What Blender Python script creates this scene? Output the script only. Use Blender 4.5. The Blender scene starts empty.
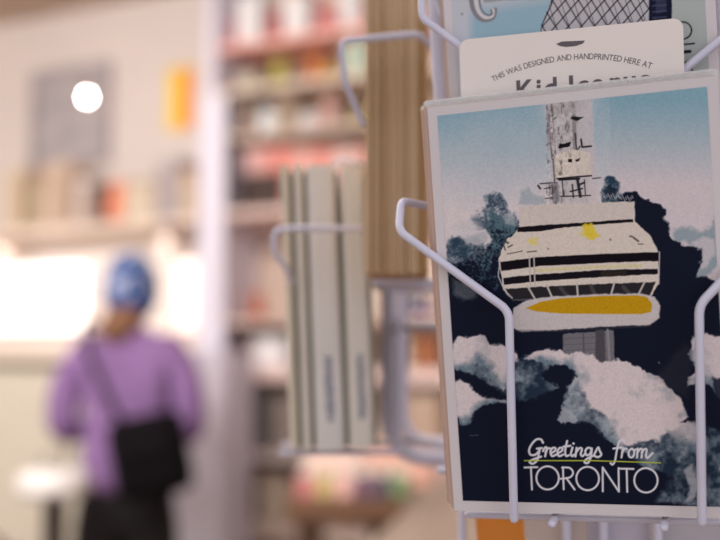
import bpy, bmesh, math, random
import numpy as np
from mathutils import Vector, Matrix
random.seed(7)
C = bpy.context.scene
COL = C.collection

# ------------------------------------------------------------ camera, world, lights, exposure
F = 1000.0                       # focal length in pixels of a 720 wide frame (50 mm)
CAMPOS = Vector((0, 0, 1.31))
YAW, PITCH = math.radians(25.4), math.radians(4.5)
cam = bpy.data.cameras.new('camera'); camo = bpy.data.objects.new('camera', cam); COL.objects.link(camo)
cam.lens = 50; cam.sensor_width = 36; cam.sensor_fit = 'HORIZONTAL'; cam.clip_start = 0.02
camo.location = CAMPOS
camo.rotation_euler = (math.pi / 2 + PITCH, 0, YAW)
CR = camo.rotation_euler.to_matrix()
cam.dof.use_dof = True; cam.dof.focus_distance = 0.418; cam.dof.aperture_fstop = 4.1
cam.dof.aperture_blades = 0
C.camera = camo
C.view_settings.view_transform = 'Standard'; C.view_settings.look = 'None'
C.view_settings.gamma = 1; C.view_settings.exposure = 0.0
try: C.view_settings.use_curve_mapping = False
except Exception: pass
C.cycles.use_denoising = True
C.cycles.max_bounces = 6; C.cycles.diffuse_bounces = 4
C.cycles.sample_clamp_indirect = 6

W = bpy.data.worlds.new('world'); C.world = W; W.use_nodes = True
W.node_tree.nodes['Background'].inputs[0].default_value = (0.97, 0.925, 0.93, 1)
W.node_tree.nodes['Background'].inputs[1].default_value = 0.80

def area(name, loc, target, size, power, color, size_y=None):
    l = bpy.data.lights.new(name, 'AREA'); l.energy = power; l.color = color; l.size = size
    if size_y: l.shape = 'RECTANGLE'; l.size_y = size_y
    o = bpy.data.objects.new(name, l); COL.objects.link(o); o.location = loc
    o.rotation_euler = (Vector(target) - Vector(loc)).to_track_quat('-Z', 'Y').to_euler()
    return o
area('ceiling_light_back', (-3.0, 0.9, 2.93), (-3.0, 2.8, .6), 2.8, 126, (1.0, 0.955, 0.92), 1.2)
area('ceiling_light_shelves', (-0.9, 0.9, 2.93), (-1.2, 3.2, 1.0), 2.2, 82, (1.0, 0.92, 0.86), 1.0)
area('under_shelf_fill', (-3.65, 3.62, 1.80), (-3.65, 3.7, 0), 2.2, 5, (1.0, 0.93, 0.86), .05)  # invented fill, added to brighten the wall below the wall shelf
area('shop_window_daylight', (2.3, -1.2, 2.0), (0.1, 0.4, 1.3), 1.4, 15, (0.80, 0.84, 1.0), 1.4)

# ------------------------------------------------------------ photo geometry helpers
def ray(px, py):
    return CR @ Vector(((px - 360) / F, -(py - 270) / F, -1.0))
def P(px, py, d):                # point at camera depth d
    return CAMPOS + ray(px, py) * d
def PY(px, py, Y):               # point on the room plane y = Y
    r = ray(px, py); return CAMPOS + r * (Y / r.y)
def PZ(px, py, z):               # point on a horizontal plane
    r = ray(px, py); return CAMPOS + r * ((z - CAMPOS.z) / r.z)
def cv(x, y, z):                 # camera-space (z forward) direction to world
    return CR @ Vector((x, y, -z))
# postcard pocket plane
ORI = P(360, 270, 1e-9) + cv(.09103325, -.0142994, .41622424)
RX = cv(.94179777, .0530941, -.33196081); UX = cv(-.06966082, .99683921, -.03819786); NX = -cv(.32888345, .05909932, .94251947)
MF = Matrix((( *[RX[0], UX[0], NX[0]], ORI[0]), (RX[1], UX[1], NX[1], ORI[1]), (RX[2], UX[2], NX[2], ORI[2]), (0, 0, 0, 1)))
def PL(px, py, off=0.0):         # point on the postcard plane moved off towards the viewer
    r = ray(px, py); o = ORI + NX * off
    return CAMPOS + r * ((o - CAMPOS).dot(NX) / r.dot(NX))
def PLl(px, py, off=0.0):
    return MF.inverted() @ PL(px, py, off)

# ------------------------------------------------------------ materials
def lin(c):
    return tuple(((v / 255) / 12.92 if v / 255 <= .04045 else ((v / 255 + .055) / 1.055) ** 2.4) for v in c)
MC = {}
def mat(name, rgb, rough=.6, metal=0, var=.06, scale=30, spec=.5):
    k = (name, rgb)
    if k in MC: return MC[k]
    m = bpy.data.materials.new(name); m.use_nodes = True; nt = m.node_tree; b = nt.nodes['Principled BSDF']
    c = lin(rgb)
    tc = nt.nodes.new('ShaderNodeTexCoord'); n = nt.nodes.new('ShaderNodeTexNoise'); n.inputs['Scale'].default_value = scale
    r = nt.nodes.new('ShaderNodeValToRGB')
    r.color_ramp.elements[0].color = (*[max(0, x * (1 - var)) for x in c], 1); r.color_ramp.elements[0].position = .3
    r.color_ramp.elements[1].color = (*[min(1, x * (1 + var)) for x in c], 1); r.color_ramp.elements[1].position = .7
    nt.links.new(tc.outputs['Object'], n.inputs['Vector']); nt.links.new(n.outputs['Fac'], r.inputs[0]); nt.links.new(r.outputs[0], b.inputs['Base Color'])
    b.inputs['Roughness'].default_value = rough; b.inputs['Metallic'].default_value = metal
    b.inputs['Specular IOR Level'].default_value = spec
    MC[k] = m; return m
def emis(name, rgb, s):
    m = bpy.data.materials.new(name); m.use_nodes = True; b = m.node_tree.nodes['Principled BSDF']
    b.inputs['Base Color'].default_value = (*lin(rgb), 1); b.inputs['Emission Color'].default_value = (*lin(rgb), 1); b.inputs['Emission Strength'].default_value = s
    return m
def fibre_mat(name, c0, c1, sx, sy, sz, rough=.8):
    m = bpy.data.materials.new(name); m.use_nodes = True; nt = m.node_tree; b = nt.nodes['Principled BSDF']
    tc = nt.nodes.new('ShaderNodeTexCoord'); mp = nt.nodes.new('ShaderNodeMapping'); n = nt.nodes.new('ShaderNodeTexNoise'); r = nt.nodes.new('ShaderNodeValToRGB')
    mp.inputs['Scale'].default_value = (sx, sy, sz); n.inputs['Scale'].default_value = 1; n.inputs['Detail'].default_value = 4
    r.color_ramp.elements[0].color = (*lin(c0), 1); r.color_ramp.elements[0].position = .35
    r.color_ramp.elements[1].color = (*lin(c1), 1); r.color_ramp.elements[1].position = .65
    nt.links.new(tc.outputs['Object'], mp.inputs[0]); nt.links.new(mp.outputs[0], n.inputs['Vector']); nt.links.new(n.outputs['Fac'], r.inputs[0]); nt.links.new(r.outputs[0], b.inputs['Base Color'])
    b.inputs['Roughness'].default_value = rough
    return m
def vcol_mat(name, rough=.45):
    m = bpy.data.materials.new(name); m.use_nodes = True; nt = m.node_tree; b = nt.nodes['Principled BSDF']
    a = nt.nodes.new('ShaderNodeAttribute'); a.attribute_name = 'ink'; nt.links.new(a.outputs['Color'], b.inputs['Base Color'])
    b.inputs['Roughness'].default_value = rough; b.inputs['Specular IOR Level'].default_value = .06
    return m
def film_mat():
    m = bpy.data.materials.new('clear_sleeve_film'); m.use_nodes = True; nt = m.node_tree
    for n in list(nt.nodes):
        if n.type != 'OUTPUT_MATERIAL': nt.nodes.remove(n)
    out = nt.nodes['Material Output']
    t = nt.nodes.new('ShaderNodeBsdfTransparent'); g = nt.nodes.new('ShaderNodeBsdfGlossy'); d = nt.nodes.new('ShaderNodeBsdfDiffuse')
    m1 = nt.nodes.new('ShaderNodeMixShader'); m2 = nt.nodes.new('ShaderNodeMixShader'); m1.inputs[0].default_value = .4; m2.inputs[0].default_value = .24
    g.inputs['Roughness'].default_value = .25; d.inputs[0].default_value = (.97, .93, .93, 1); t.inputs[0].default_value = (.97, .97, .97, 1)
    nt.links.new(g.outputs[0], m1.inputs[1]); nt.links.new(d.outputs[0], m1.inputs[2]); nt.links.new(t.outputs[0], m2.inputs[1]); nt.links.new(m1.outputs[0], m2.inputs[2]); nt.links.new(m2.outputs[0], out.inputs[0])
    return m

# ------------------------------------------------------------ mesh helpers
def obj(name, bm, m, parent=None, mw=None, smooth=False):
    me = bpy.data.meshes.new(name); bm.to_mesh(me); bm.free()
    if smooth:
        for p in me.polygons: p.use_smooth = True
    o = bpy.data.objects.new(name, me); COL.objects.link(o)
    if m: me.materials.append(m)
    if mw is not None: o.matrix_world = mw
    if parent: o.parent = parent
    return o
def tag(o, label, cat, group=None, kind=None):
    o['label'] = label; o['category'] = cat
    if group: o['group'] = group
    if kind: o['kind'] = kind
    return o
def thing(name, label, cat, loc=(0, 0, 0), rz=0, group=None, mw=None):
    o = bpy.data.objects.new(name, None); COL.objects.link(o); o.empty_display_size = .05
    if mw is not None: o.matrix_world = mw
    else: o.location = loc; o.rotation_euler = (0, 0, rz)
    return tag(o, label, cat, group)
def struct(name, bm, m, **k):
    o = obj(name, bm, m, **k); o['kind'] = 'structure'; return o
def bx(bm, x0, x1, y0, y1, z0, z1, bev=0, mx=None):
    vs = [bm.verts.new((x, y, z)) for x in (x0, x1) for y in (y0, y1) for z in (z0, z1)]
    fs = [bm.faces.new([vs[i] for i in q]) for q in ((0, 1, 3, 2), (4, 6, 7, 5), (0, 4, 5, 1), (2, 3, 7, 6), (0, 2, 6, 4), (1, 5, 7, 3))]
    if bev:
        es = list({e for f in fs for e in f.edges})
        r = bmesh.ops.bevel(bm, geom=es, offset=bev, segments=2, affect='EDGES', profile=.6)
        vs = list({v for v in r['verts']} | {v for v in vs if v.is_valid})
    if mx is not None: bmesh.ops.transform(bm, matrix=mx, verts=[v for v in vs if v.is_valid])
    return vs
def box(x0, x1, y0, y1, z0, z1, bev=0, mx=None):
    bm = bmesh.new(); bx(bm, x0, x1, y0, y1, z0, z1, bev, mx); bmesh.ops.recalc_face_normals(bm, faces=bm.faces); return bm
def fillet(pts, r, n=6):
    pts = [Vector(p) for p in pts]; out = [pts[0]]
    for a, b, c in zip(pts, pts[1:], pts[2:]):
        u = (a - b); v = (c - b); k = min(r, u.length * .45, v.length * .45); u.normalize(); v.normalize()
        p, q = b + u * k, b + v * k
        for i in range(n + 1):
            t = i / n; out.append(p * (1 - t) ** 2 + b * 2 * t * (1 - t) + q * t * t)
    out.append(pts[-1]); return out
def tube(bm, pts, r, seg=12, cap=True):
    pts = [Vector(p) for p in pts]; rings = []
    t0 = (pts[1] - pts[0]).normalized(); up = Vector((0, 0, 1)) if abs(t0.z) < .9 else Vector((1, 0, 0))
    nrm = t0.cross(up).normalized()
    N = len(pts); rad = [r] * N
    if cap:
        a, b = pts[0], pts[-1]; t1 = (pts[-1] - pts[-2]).normalized()
        head = [(a - t0 * r * math.sin(x), r * math.cos(x)) for x in (1.4, 1.0, .5)]
        tail = [(b + t1 * r * math.sin(x), r * math.cos(x)) for x in (.5, 1.0, 1.4)]
        pts = [h[0] for h in head] + pts + [h[0] for h in tail]; rad = [h[1] for h in head] + rad + [h[1] for h in tail]
    for i, p in enumerate(pts):
        t = (pts[min(i + 1, len(pts) - 1)] - pts[max(i - 1, 0)]).normalized()
        nrm = (nrm - t * nrm.dot(t)).normalized(); bn = t.cross(nrm)
        rings.append([bm.verts.new(p + (nrm * math.cos(a) + bn * math.sin(a)) * rad[i]) for a in [2 * math.pi * k / seg for k in range(seg)]])
    for A, B in zip(rings, rings[1:]):
        for k in range(seg): bm.faces.new((A[k], A[(k + 1) % seg], B[(k + 1) % seg], B[k]))
    bm.faces.new(rings[0][::-1]); bm.faces.new(rings[-1])
def lathe(prof, seg=20):
    bm = bmesh.new(); rings = []
    for r, z in prof: rings.append([bm.verts.new((max(r, 1e-4) * math.cos(a), max(r, 1e-4) * math.sin(a), z)) for a in [2 * math.pi * k / seg for k in range(seg)]])
    for A, B in zip(rings, rings[1:]):
        for k in range(seg): bm.faces.new((A[k], A[(k + 1) % seg], B[(k + 1) % seg], B[k]))
    bm.faces.new(rings[0][::-1]); bm.faces.new(rings[-1]); return bm
def prism(poly, z0, z1):
    bm = bmesh.new(); a = [bm.verts.new((x, y, z0)) for x, y in poly]; b = [bm.verts.new((x, y, z1)) for x, y in poly]
    bm.faces.new(a[::-1]); bm.faces.new(b)
    for i in range(len(a)): bm.faces.new((a[i], a[(i + 1) % len(a)], b[(i + 1) % len(a)], b[i]))
    bmesh.ops.recalc_face_normals(bm, faces=bm.faces); return bm
def rrect(w, h, r, corners=(1, 1, 1, 1), n=6):
    pts = []
    for k, (sx, sy) in enumerate(((1, 1), (-1, 1), (-1, -1), (1, -1))):
        rr = r if corners[k] else 1e-4
        for i in range(n + 1):
            a = math.pi / 2 * (k + i / n); pts.append((sx * (w / 2 - rr) + rr * math.cos(a), sy * (h / 2 - rr) + rr * math.sin(a)))
    return pts

# ------------------------------------------------------------ the room
BY = 3.82; CEIL = 3.0
M_wall = mat('painted_wall', (216, 205, 199), .85, var=.03, scale=2)
M_ceil = mat('painted_ceiling', (196, 176, 160), .9, var=.03, scale=2)
M_floor = fibre_mat('wooden_floor', (120, 92, 70), (158, 126, 98), 2, 12, 1, .5)
struct('floor', box(-5.1, 2.7, -2.2, BY + .1, -.1, 0), M_floor)
struct('ceiling', box(-5.1, 2.7, 0, BY + .1, CEIL, CEIL + .1), M_ceil)
struct('wall_back', box(-5.1, 2.7, BY, BY + .1, 0, CEIL), M_wall)
struct('wall_left', box(-5.1, -5.0, -2.2, BY, 0, CEIL), M_wall)
struct('wall_right', box(2.6, 2.7, 0, BY, 0, CEIL), M_wall)
struct('baseboard_back', box(-5.0, 2.6, BY - .015, BY, 0, .12, .004), mat('white_paint', (225, 218, 214), .5))

# ============================================================ background
exec_items = []
SHX0, SHX1, SHF = -2.36, .6, 3.45            # shelving unit
M_white = mat('white_melamine', (222, 212, 216), .5, var=.02)
M_lil = mat('lilac_white_melamine', (216, 211, 224), .5, var=.02)
M_back = mat('shelf_back_board', (226, 204, 188), .7, var=.05, scale=3)
def zpy(px, py, Y): return PY(px, py, Y).z
unit = thing('shelving_unit', 'tall white shelving unit with many shelves of goods, behind the card rack', 'shelving', (0, 0, 0))
obj('side_panel', box(SHX0, SHX0 + .05, SHF, BY - .001, 0, 2.95, .003), M_lil, unit)
obj('side_panel', box(SHX1, SHX1 + .05, SHF, BY - .001, 0, 2.95, .003), M_white, unit)
obj('side_panel', box(-1.0, -.96, SHF + .01, BY - .02, 0, 2.95, .003), M_white, unit)
obj('back_board', box(SHX0 + .05, SHX1, BY - .018, BY - .001, 0, 2.95), M_back, unit)
obj('top_board', box(SHX0, SHX1 + .05, SHF, BY - .001, 2.951, 2.98, .003), M_white, unit)
# shelf undersides read off the photo near its left end
SH = {}; SHT = [(2.951, 2.98)]
names = ['top', 'second', 'third', 'fourth', 'fifth', 'sixth', 'seventh', 'lowest']
for nm, py, th, col in (('top', 47, .03, (236, 176, 166)), ('second', 92, .025, (214, 196, 180)), ('third', 138, .025, (190, 172, 156)), ('fourth', 214, .03, (224, 196, 186)), ('fifth', 322, .025, (206, 178, 166)),
                        ('sixth', 374, .05, (236, 208, 200)), ('seventh', 455, .03, (206, 190, 184)), ('lowest', 528, .04, (210, 190, 180))):
    z = zpy(225, py, SHF)
    SH[nm] = z + th / 2; SHT.append((z - th / 2, z + th / 2))
    obj('shelf', box(SHX0 + .051, SHX1 - .001, SHF + .005, BY - .02, z - th / 2, z + th / 2, .003), mat('shelf_board_' + nm, col, .5, var=.03), unit)

obj('face_frame', box(SHX0 - .01, SHX0 + .115, SHF - .02, SHF - .0005, 0, SH['second'] - .03, .003), M_lil, unit)

def sx(px, Y):                              # world x where the column px meets plane y=Y at horizon height
    return PY(px, 349, Y).x
def book_stack(name, x0, x1, y0, dep, z, h, col, label, cat, group=None, parts=True):
    t = thing(name, label, cat, ((x0 + x1) / 2, y0 + dep / 2, z), 0, group)
    w = (x1 - x0) / 2
    obj('cover', box(-w, w, -dep / 2, dep / 2, 0, h, .004), mat('cover', col, .5), t)
    obj('page_block', box(-w + .004, w - .004, -dep / 2 + .01, dep / 2 - .01, h, h + .003), mat('paper', (225, 218, 205), .8), t)
    return t
def jar(x, y, z, r, h, col, lid, label, cat='jar', group=None):
    t = thing('storage_jar', label, cat, (x, y, z), 0, group)
    obj('body', lathe([(0, 0), (r * .9, 0), (r, .02 * h), (r, .72 * h), (r * .82, .82 * h), (r * .82, .86 * h), (0, .86 * h)]), mat('glazed', col, .3), t, smooth=False)
    obj('lid', lathe([(r * .86, .86 * h), (r * .9, .88 * h), (r * .9, .95 * h), (r * .3, .96 * h), (r * .2, h), (0, h)]), mat('lid', lid, .4), t)
    return t
def mug(x, y, z, r, h, col, label, group=None):
    t = thing('mug', label, 'mug', (x, y, z), random.uniform(-.4, .4), group)
    obj('body', lathe([(0, 0), (r * .85, 0), (r, .05 * h), (r, h), (r * .9, h), (r * .88, .1 * h), (0, .1 * h)]), mat('glazed', col, .3), t)
    bm = bmesh.new(); tube(bm, fillet([(r * .9, 0, h * .8), (r * 1.55, 0, h * .78), (r * 1.5, 0, h * .3), (r * .9, 0, h * .25)], .02), .008 + r * .05, 8, False)
    obj('handle', bm, mat('glazed', col, .3), t, smooth=True); return t
def carton(x0, x1, y0, dep, z, h, col, stripe, label, cat='box', group=None, name='cardboard_box'):
    t = thing(name, label, cat, ((x0 + x1) / 2, y0 + dep / 2, z), 0, group); w = (x1 - x0) / 2
    obj('body', box(-w, w, -dep / 2, dep / 2, 0, h * .86, .003), mat('carton', col, .7), t)
    obj('lid', box(-w - .003, w + .003, -dep / 2 - .003, dep / 2 + .003, h * .861, h, .003), mat('carton', stripe, .7), t)
    return t
def ball_toy(x, y, z, r, col, label, cat='toy ball', name='round_toy'):
    t = thing(name, label, cat, (x, y, z))
    obj('body', lathe([(r * math.sin(a) , r - r * math.cos(a)) for a in [math.pi * k / 12 for k in range(1, 12)]]), mat('toy', col, .5), t, smooth=True)
    obj('cap', lathe([(r * .3, 2 * r * .97), (r * .3, 2 * r * 1.03), (0, 2 * r * 1.06)]), mat('toy', (225, 205, 150), .5), t)
    return t
def plush(x, y, z, h, col, label):
    t = thing('plush_toy', label, 'soft toy', (x, y, z)); r = h * .285; m = mat('plush', col, .95)
    obj('body', lathe([(r * math.sin(a), r * 1.05 - r * 1.05 * math.cos(a)) for a in [math.pi * k / 10 for k in range(1, 10)]]), m, t, smooth=True)
    bm = lathe([(r * .78 * math.sin(a), r * .78 - r * .78 * math.cos(a)) for a in [math.pi * k / 10 for k in range(1, 10)]]); bmesh.ops.translate(bm, vec=(0, 0, r * 1.7), verts=bm.verts)
    obj('head', bm, m, t, smooth=True)
    for s in (-1, 1):
        bm = lathe([(r * .28 * math.sin(a), r * .28 - r * .28 * math.cos(a)) for a in [math.pi * k / 8 for k in range(1, 8)]], 12); bmesh.ops.translate(bm, vec=(s * r * .55, 0, r * 2.9), verts=bm.verts)
        obj('ear', bm, m, t, smooth=True)
    return t
FY = 3.54   # front plane of the goods

def soft(c, k=.72):
    g = sum(c) / 3; return tuple(int(min(224, (g + (v - g) * k) * .90 + 14)) for v in c)
def row(shelf, items):
    for k, px0, px1, py, col, col2, label in items:
        z = SH[shelf] + .001; x0, x1 = sx(px0, FY), sx(px1, FY); x0 = max(x0, SHX0 + .058); x1 = max(x1, x0 + .05); h = min(zpy((px0 + px1) / 2, py, FY) - z, min(b for b, t_ in SHT if b > z) - z - .008); w = x1 - x0; x0 += w * .02; x1 -= w * .02; w *= .96; hw_ = min(w, .24); col = soft(col); col2 = soft(col2) if col2 else col2; x = (x0 + x1) / 2
        if k == 'jar': jar(x, FY + hw_ / 2, z, hw_ / 2, h, col, col2, label)
        elif k == 'mug': mug(x - hw_ * .1, FY + hw_ / 2, z, hw_ / 2 * .66, h, col, label)
        elif k == 'box': carton(x0 + .004, x1 - .004, FY, .16, z, h, col, col2, label)
        elif k == 'book': book_stack('hardback_book', x0 + .001, x1 - .001, FY, .15, z, h, col, label, 'book')
        elif k == 'ball': ball_toy(x, FY + hw_ / 2, z, min(w, h * .94) / 2, col, label)
        elif k == 'plush': plush(max(x, SHX0 + .062 + h * .29), FY + hw_ / 2 + .03, z, min(h, w * 1.7), col, label)
RD, PK, WH, TN, YL, OR, GN, DK = (222, 92, 92), (240, 150, 150), (248, 240, 240), (186, 150, 126), (222, 190, 50), (240, 120, 40), (170, 200, 170), (70, 52, 46)
row('top', [
    ('jar', 206, 232, 14, (226, 110, 116), WH, 'pink storage jar at the left end of the top shelf'),
    ('box', 233, 258, -6, WH, WH, 'tall white box on the top shelf beside the leftmost pink jar'),
    ('mug', 259, 279, 10, (214, 80, 80), None, 'red mug on the top shelf between two tall white boxes'),
    ('box', 280, 306, -14, WH, PK, 'white box with pink lid on the top shelf'),
    ('jar', 308, 336, 2, (228, 108, 104), PK, 'coral red storage jar on the top shelf beside the box with pink lid'),
    ('box', 338, 358, -20, WH, WH, 'narrow white box on the top shelf just left of the kraft cards'),
    ('jar', 360, 384, -4, (216, 80, 74), RD, 'dark red storage jar on the top shelf partly behind the kraft cards')])
row('second', [
    ('ball', 208, 226, 62, (235, 78, 40), None, 'orange red round toy on the second shelf beside the white upright'),
    ('box', 232, 256, 72, (190, 176, 150), TN, 'low beige box on the second shelf from the top'),
    ('plush', 256, 280, 46, (206, 196, 60), None, 'yellow green soft toy on the second shelf'),
    ('plush', 294, 316, 36, (245, 120, 36), None, 'orange soft toy on the second shelf'),
    ('ball', 317, 336, 50, (232, 170, 40), None, 'amber yellow round toy on the second shelf, right of orange soft toy'),
    ('box', 342, 366, 38, (180, 206, 176), (200, 215, 190), 'mint green box on the second shelf by the wire loop')])
row('third', [
    ('jar', 232, 248, 96, (180, 136, 112), TN, 'brown storage jar at the left end of the third shelf'),
    ('mug', 249, 273, 108, (250, 240, 240), None, 'wide white mug on the third shelf'),
    ('box', 275, 292, 92, (176, 140, 106), TN, 'slim tan box on the third shelf between white mug and pale ball'),
    ('ball', 292, 314, 106, (250, 226, 226), None, 'pale pink round toy on the third shelf'),
    ('jar', 315, 334, 84, (204, 134, 116), (176, 120, 100), 'terracotta storage jar on the third shelf'),
    ('plush', 336, 362, 104, (196, 184, 40), None, 'olive yellow soft toy on the third shelf by the booklets')])
# a row of spines under the third shelf
cols = [(214, 172, 168), (212, 150, 140), (212, 120, 106), (212, 134, 120), (214, 164, 152), (210, 118, 104), (212, 150, 138), (216, 184, 176), (212, 146, 134)]
nm = ['pale rose', 'salmon', 'coral', 'light coral', 'peach pink', 'bright coral', 'dusty salmon', 'blush white', 'rose']
z4 = SH['fourth'] + .001; assert True
for i in range(9):
    px0 = 240 + i * 14
    x0, x1 = sx(px0, FY), sx(px0 + 14, FY)
    t = thing('hardback_book', nm[i] + (' book lying on the dark brown box of the fourth shelf' if i < 3 else ' book standing on the fourth shelf in the row of coral spines'), 'book', ((x0 + x1) / 2, FY + .08, z4 + (.162 if i < 3 else 0)), 0, 'coral books on the fourth shelf')
    hh = zpy(px0, 148, FY) - z4 - (.162 if i < 3 else 0)
    w = (x1 - x0) / 2 - .001
    obj('cover', box(-w, w, -.075, .075, 0, hh, .003), mat('cover', cols[i], .5), t)
    obj('page_block', box(-w + .004, w - .004, -.07, .07, hh, hh + .003), mat('paper', (225, 218, 205), .8), t)
bz = z4
x0, x1 = sx(239, FY), sx(281, FY)
carton(x0, x1, FY - .004, .17, bz, .16, (62, 44, 38), (66, 50, 44), 'dark brown box on the fourth shelf beneath three pink books')
row('fifth', [
    ('jar', 257, 284, 262, (186, 176, 106), (200, 190, 140), 'olive green storage jar on the fifth shelf left of the booklets'),
    ('ball', 232, 252, 296, (232, 96, 44), None, 'x'),
    ] [0:0] + [
    ('plush', 238, 256, 290, (232, 96, 50), None, 'orange red soft toy on the fifth shelf'),
    
    ('box', 290, 330, 250, (210, 180, 170), PK, 'dusty pink box on the fifth shelf behind the pale booklets'),
    ('ball', 410, 428, 296, (70, 50, 160), None, 'blue violet round toy seen through the rounded rack frame'),
    ('box', 380, 408, 280, (190, 214, 196), (200, 220, 205), 'pale green box seen through the rounded rack frame'),
    ('box', 429, 452, 300, (200, 170, 150), TN, 'light tan box on the fifth shelf beside violet round toy')])
row('sixth', [
    ('jar', 238, 250, 334, (130, 84, 64), DK, 'brown bottle shaped jar on the sixth shelf'),
    ('box', 252, 286, 338, (236, 226, 228), WH, 'white box on the sixth shelf left of the booklets'),
    ('box', 296, 350, 340, (190, 170, 160), TN, 'wide taupe box on the sixth shelf behind the booklets'),
    ('jar', 412, 434, 332, (196, 96, 40), (170, 80, 40), 'orange brown storage jar seen through the rounded rack frame'),
    ('box', 386, 410, 338, (220, 214, 180), YL, 'cream box with yellow lid seen through the rounded rack frame')])
row('seventh', [
    ('box', 239, 268, 392, (112, 102, 104), (126, 112, 112), 'wide dark grey box on the seventh shelf'),
    ('box', 270, 330, 398, (150, 128, 118), (160, 138, 126), 'grey brown box on the seventh shelf behind the booklets'),
    ('box', 384, 440, 394, (206, 164, 132), (214, 176, 146), 'tan box on the seventh shelf seen through the rounded rack frame')])
row('lowest', [
    ('jar', 238, 256, 470, (110, 70, 48), DK, 'dark brown jar on the lowest shelf'),
    ('box', 257, 290, 474, (202, 176, 150), TN, 'beige box on the lowest shelf right of the dark brown jar'),
    ('box', 296, 360, 480, (120, 84, 60), DK, 'brown box on the lowest shelf behind the colourful table')])

# --- left part: wall picture, poster, bulb, wall shelf, counter, lit panel
def wallY(px, py): return PY(px, py, BY)
def wall_frame(name, px0, py0, px1, py1, cf, cp, label, cat, paint=None):
    a, b = wallY(px0, (py0 + py1) / 2), wallY(px1, (py0 + py1) / 2); zt, zb = wallY((px0 + px1) / 2, py0).z, wallY((px0 + px1) / 2, py1).z
    w, h = b.x - a.x, zt - zb
    t = thing(name, label, cat, ((a.x + b.x) / 2, BY - .001, zb))
    bm = bmesh.new(); f = .035
    for q in ((-w / 2, w / 2, 0, f), (-w / 2, w / 2, h - f, h), (-w / 2, -w / 2 + f, f, h - f), (w / 2 - f, w / 2, f, h - f)): bx(bm, q[0], q[1], -.035, 0, q[2], q[3])
    obj('frame', bm, mat('frame_paint', cf, .5), t)
    obj('print', box(-w / 2 + f, w / 2 - f, -.016, -.004, f, h - f), cp, t)
    return t
wall_frame('framed_picture', 34, 68, 112, 166, (172, 160, 162), fibre_mat('grey_print', (150, 144, 150), (188, 180, 180), 6, 1, 9, .4), 'large grey framed picture on the back wall above the crowded wall shelf', 'picture')
def two(c0, c1):
    m = bpy.data.materials.new('poster_print'); m.use_nodes = True; nt = m.node_tree; b = nt.nodes['Principled BSDF']
    tc = nt.nodes.new('ShaderNodeTexCoord'); s = nt.nodes.new('ShaderNodeSeparateXYZ'); r = nt.nodes.new('ShaderNodeValToRGB'); r.color_ramp.interpolation = 'CONSTANT'
    nt.links.new(tc.outputs['Generated'], s.inputs[0]); nt.links.new(s.outputs[0], r.inputs[0]); nt.links.new(r.outputs[0], b.inputs['Base Color'])
    r.color_ramp.elements[0].color = (*lin(c0), 1); r.color_ramp.elements[1].position = .5; r.color_ramp.elements[1].color = (*lin(c1), 1); b.inputs['Roughness'].default_value = .5
    return m
a, b = wallY(168, 100), wallY(194, 100); zt, zb = wallY(180, 72).z, wallY(180, 130).z
t = thing('wall_poster', 'small yellow and orange poster on the back wall beside the white shelving', 'poster', ((a.x + b.x) / 2, BY - .001, zb))
obj('print', box(-(b.x - a.x) / 2, (b.x - a.x) / 2, -.006, 0, 0, zt - zb), two((246, 206, 70), (240, 150, 60)), t)
obj('hanging_strip', box(-(b.x - a.x) / 2 - .006, (b.x - a.x) / 2 + .006, -.012, 0, zt - zb + .0005, zt - zb + .02, .003), mat('strip', (226, 190, 60), .5), t)
# glowing bulb hanging from the ceiling
bp = P(87, 97, 3.9)
t = thing('pendant_lamp', 'bare glowing bulb on a thin cord in front of the grey picture', 'lamp', bp)
obj('bulb', lathe([(.016 * math.sin(a), -.016 * math.cos(a)) for a in [math.pi * k / 10 for k in range(1, 10)]], 16), emis('lamp_glow', (255, 244, 236), 45), t, smooth=True)
obj('socket', lathe([(.009, .017), (.010, .018), (.010, .045), (.004, .05), (0, .051)], 12), mat('brass', (150, 120, 90), .4, .6), t)
obj('cord', lathe([(.0015, .05), (.0015, CEIL - bp.z)], 6), mat('cord', (215, 200, 195), .6), t)
# wall shelf with clutter
zs = PY(100, 222, 3.55).z
wx0, wx1 = -4.95, SHX0 - .03
t = thing('wall_shelf', 'long pale wall shelf of clutter beneath the grey picture', 'shelf', ((wx0 + wx1) / 2, BY, zs)); hw = (wx1 - wx0) / 2
obj('board', box(-hw, hw, -.26, -.001, -.018, 0, .004), mat('shelf_paint', (236, 222, 210), .6), t)
for xx in (-hw + .3, 0, hw - .3): obj('bracket', box(xx - .01, xx + .01, -.22, -.001, -.14, -.0185, .003), mat('shelf_paint', (206, 190, 180), .6), t)
def wrow(items, y=3.58, zz=None):
    z = (zs if zz is None else zz) + .001
    for k, px0, px1, py, col, col2, label in items:
        x0, x1 = sx(px0, y), sx(px1, y); h = PY((px0 + px1) / 2, py, y).z - z; w = x1 - x0; x = (x0 + x1) / 2
        if k == 'jar': jar(x, y + w / 2, z, w / 2 * .95, h, col, col2, label, 'pot')
        elif k == 'mug': mug(x, y + w / 2, z, w / 2 * .7, h, col, label)
        elif k == 'box': carton(x0 + .004, x1 - .004, y, .15, z, h, col, col2, label)
        elif k == 'plush': plush(x, y + w / 2, z, h, col, label)
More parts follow.
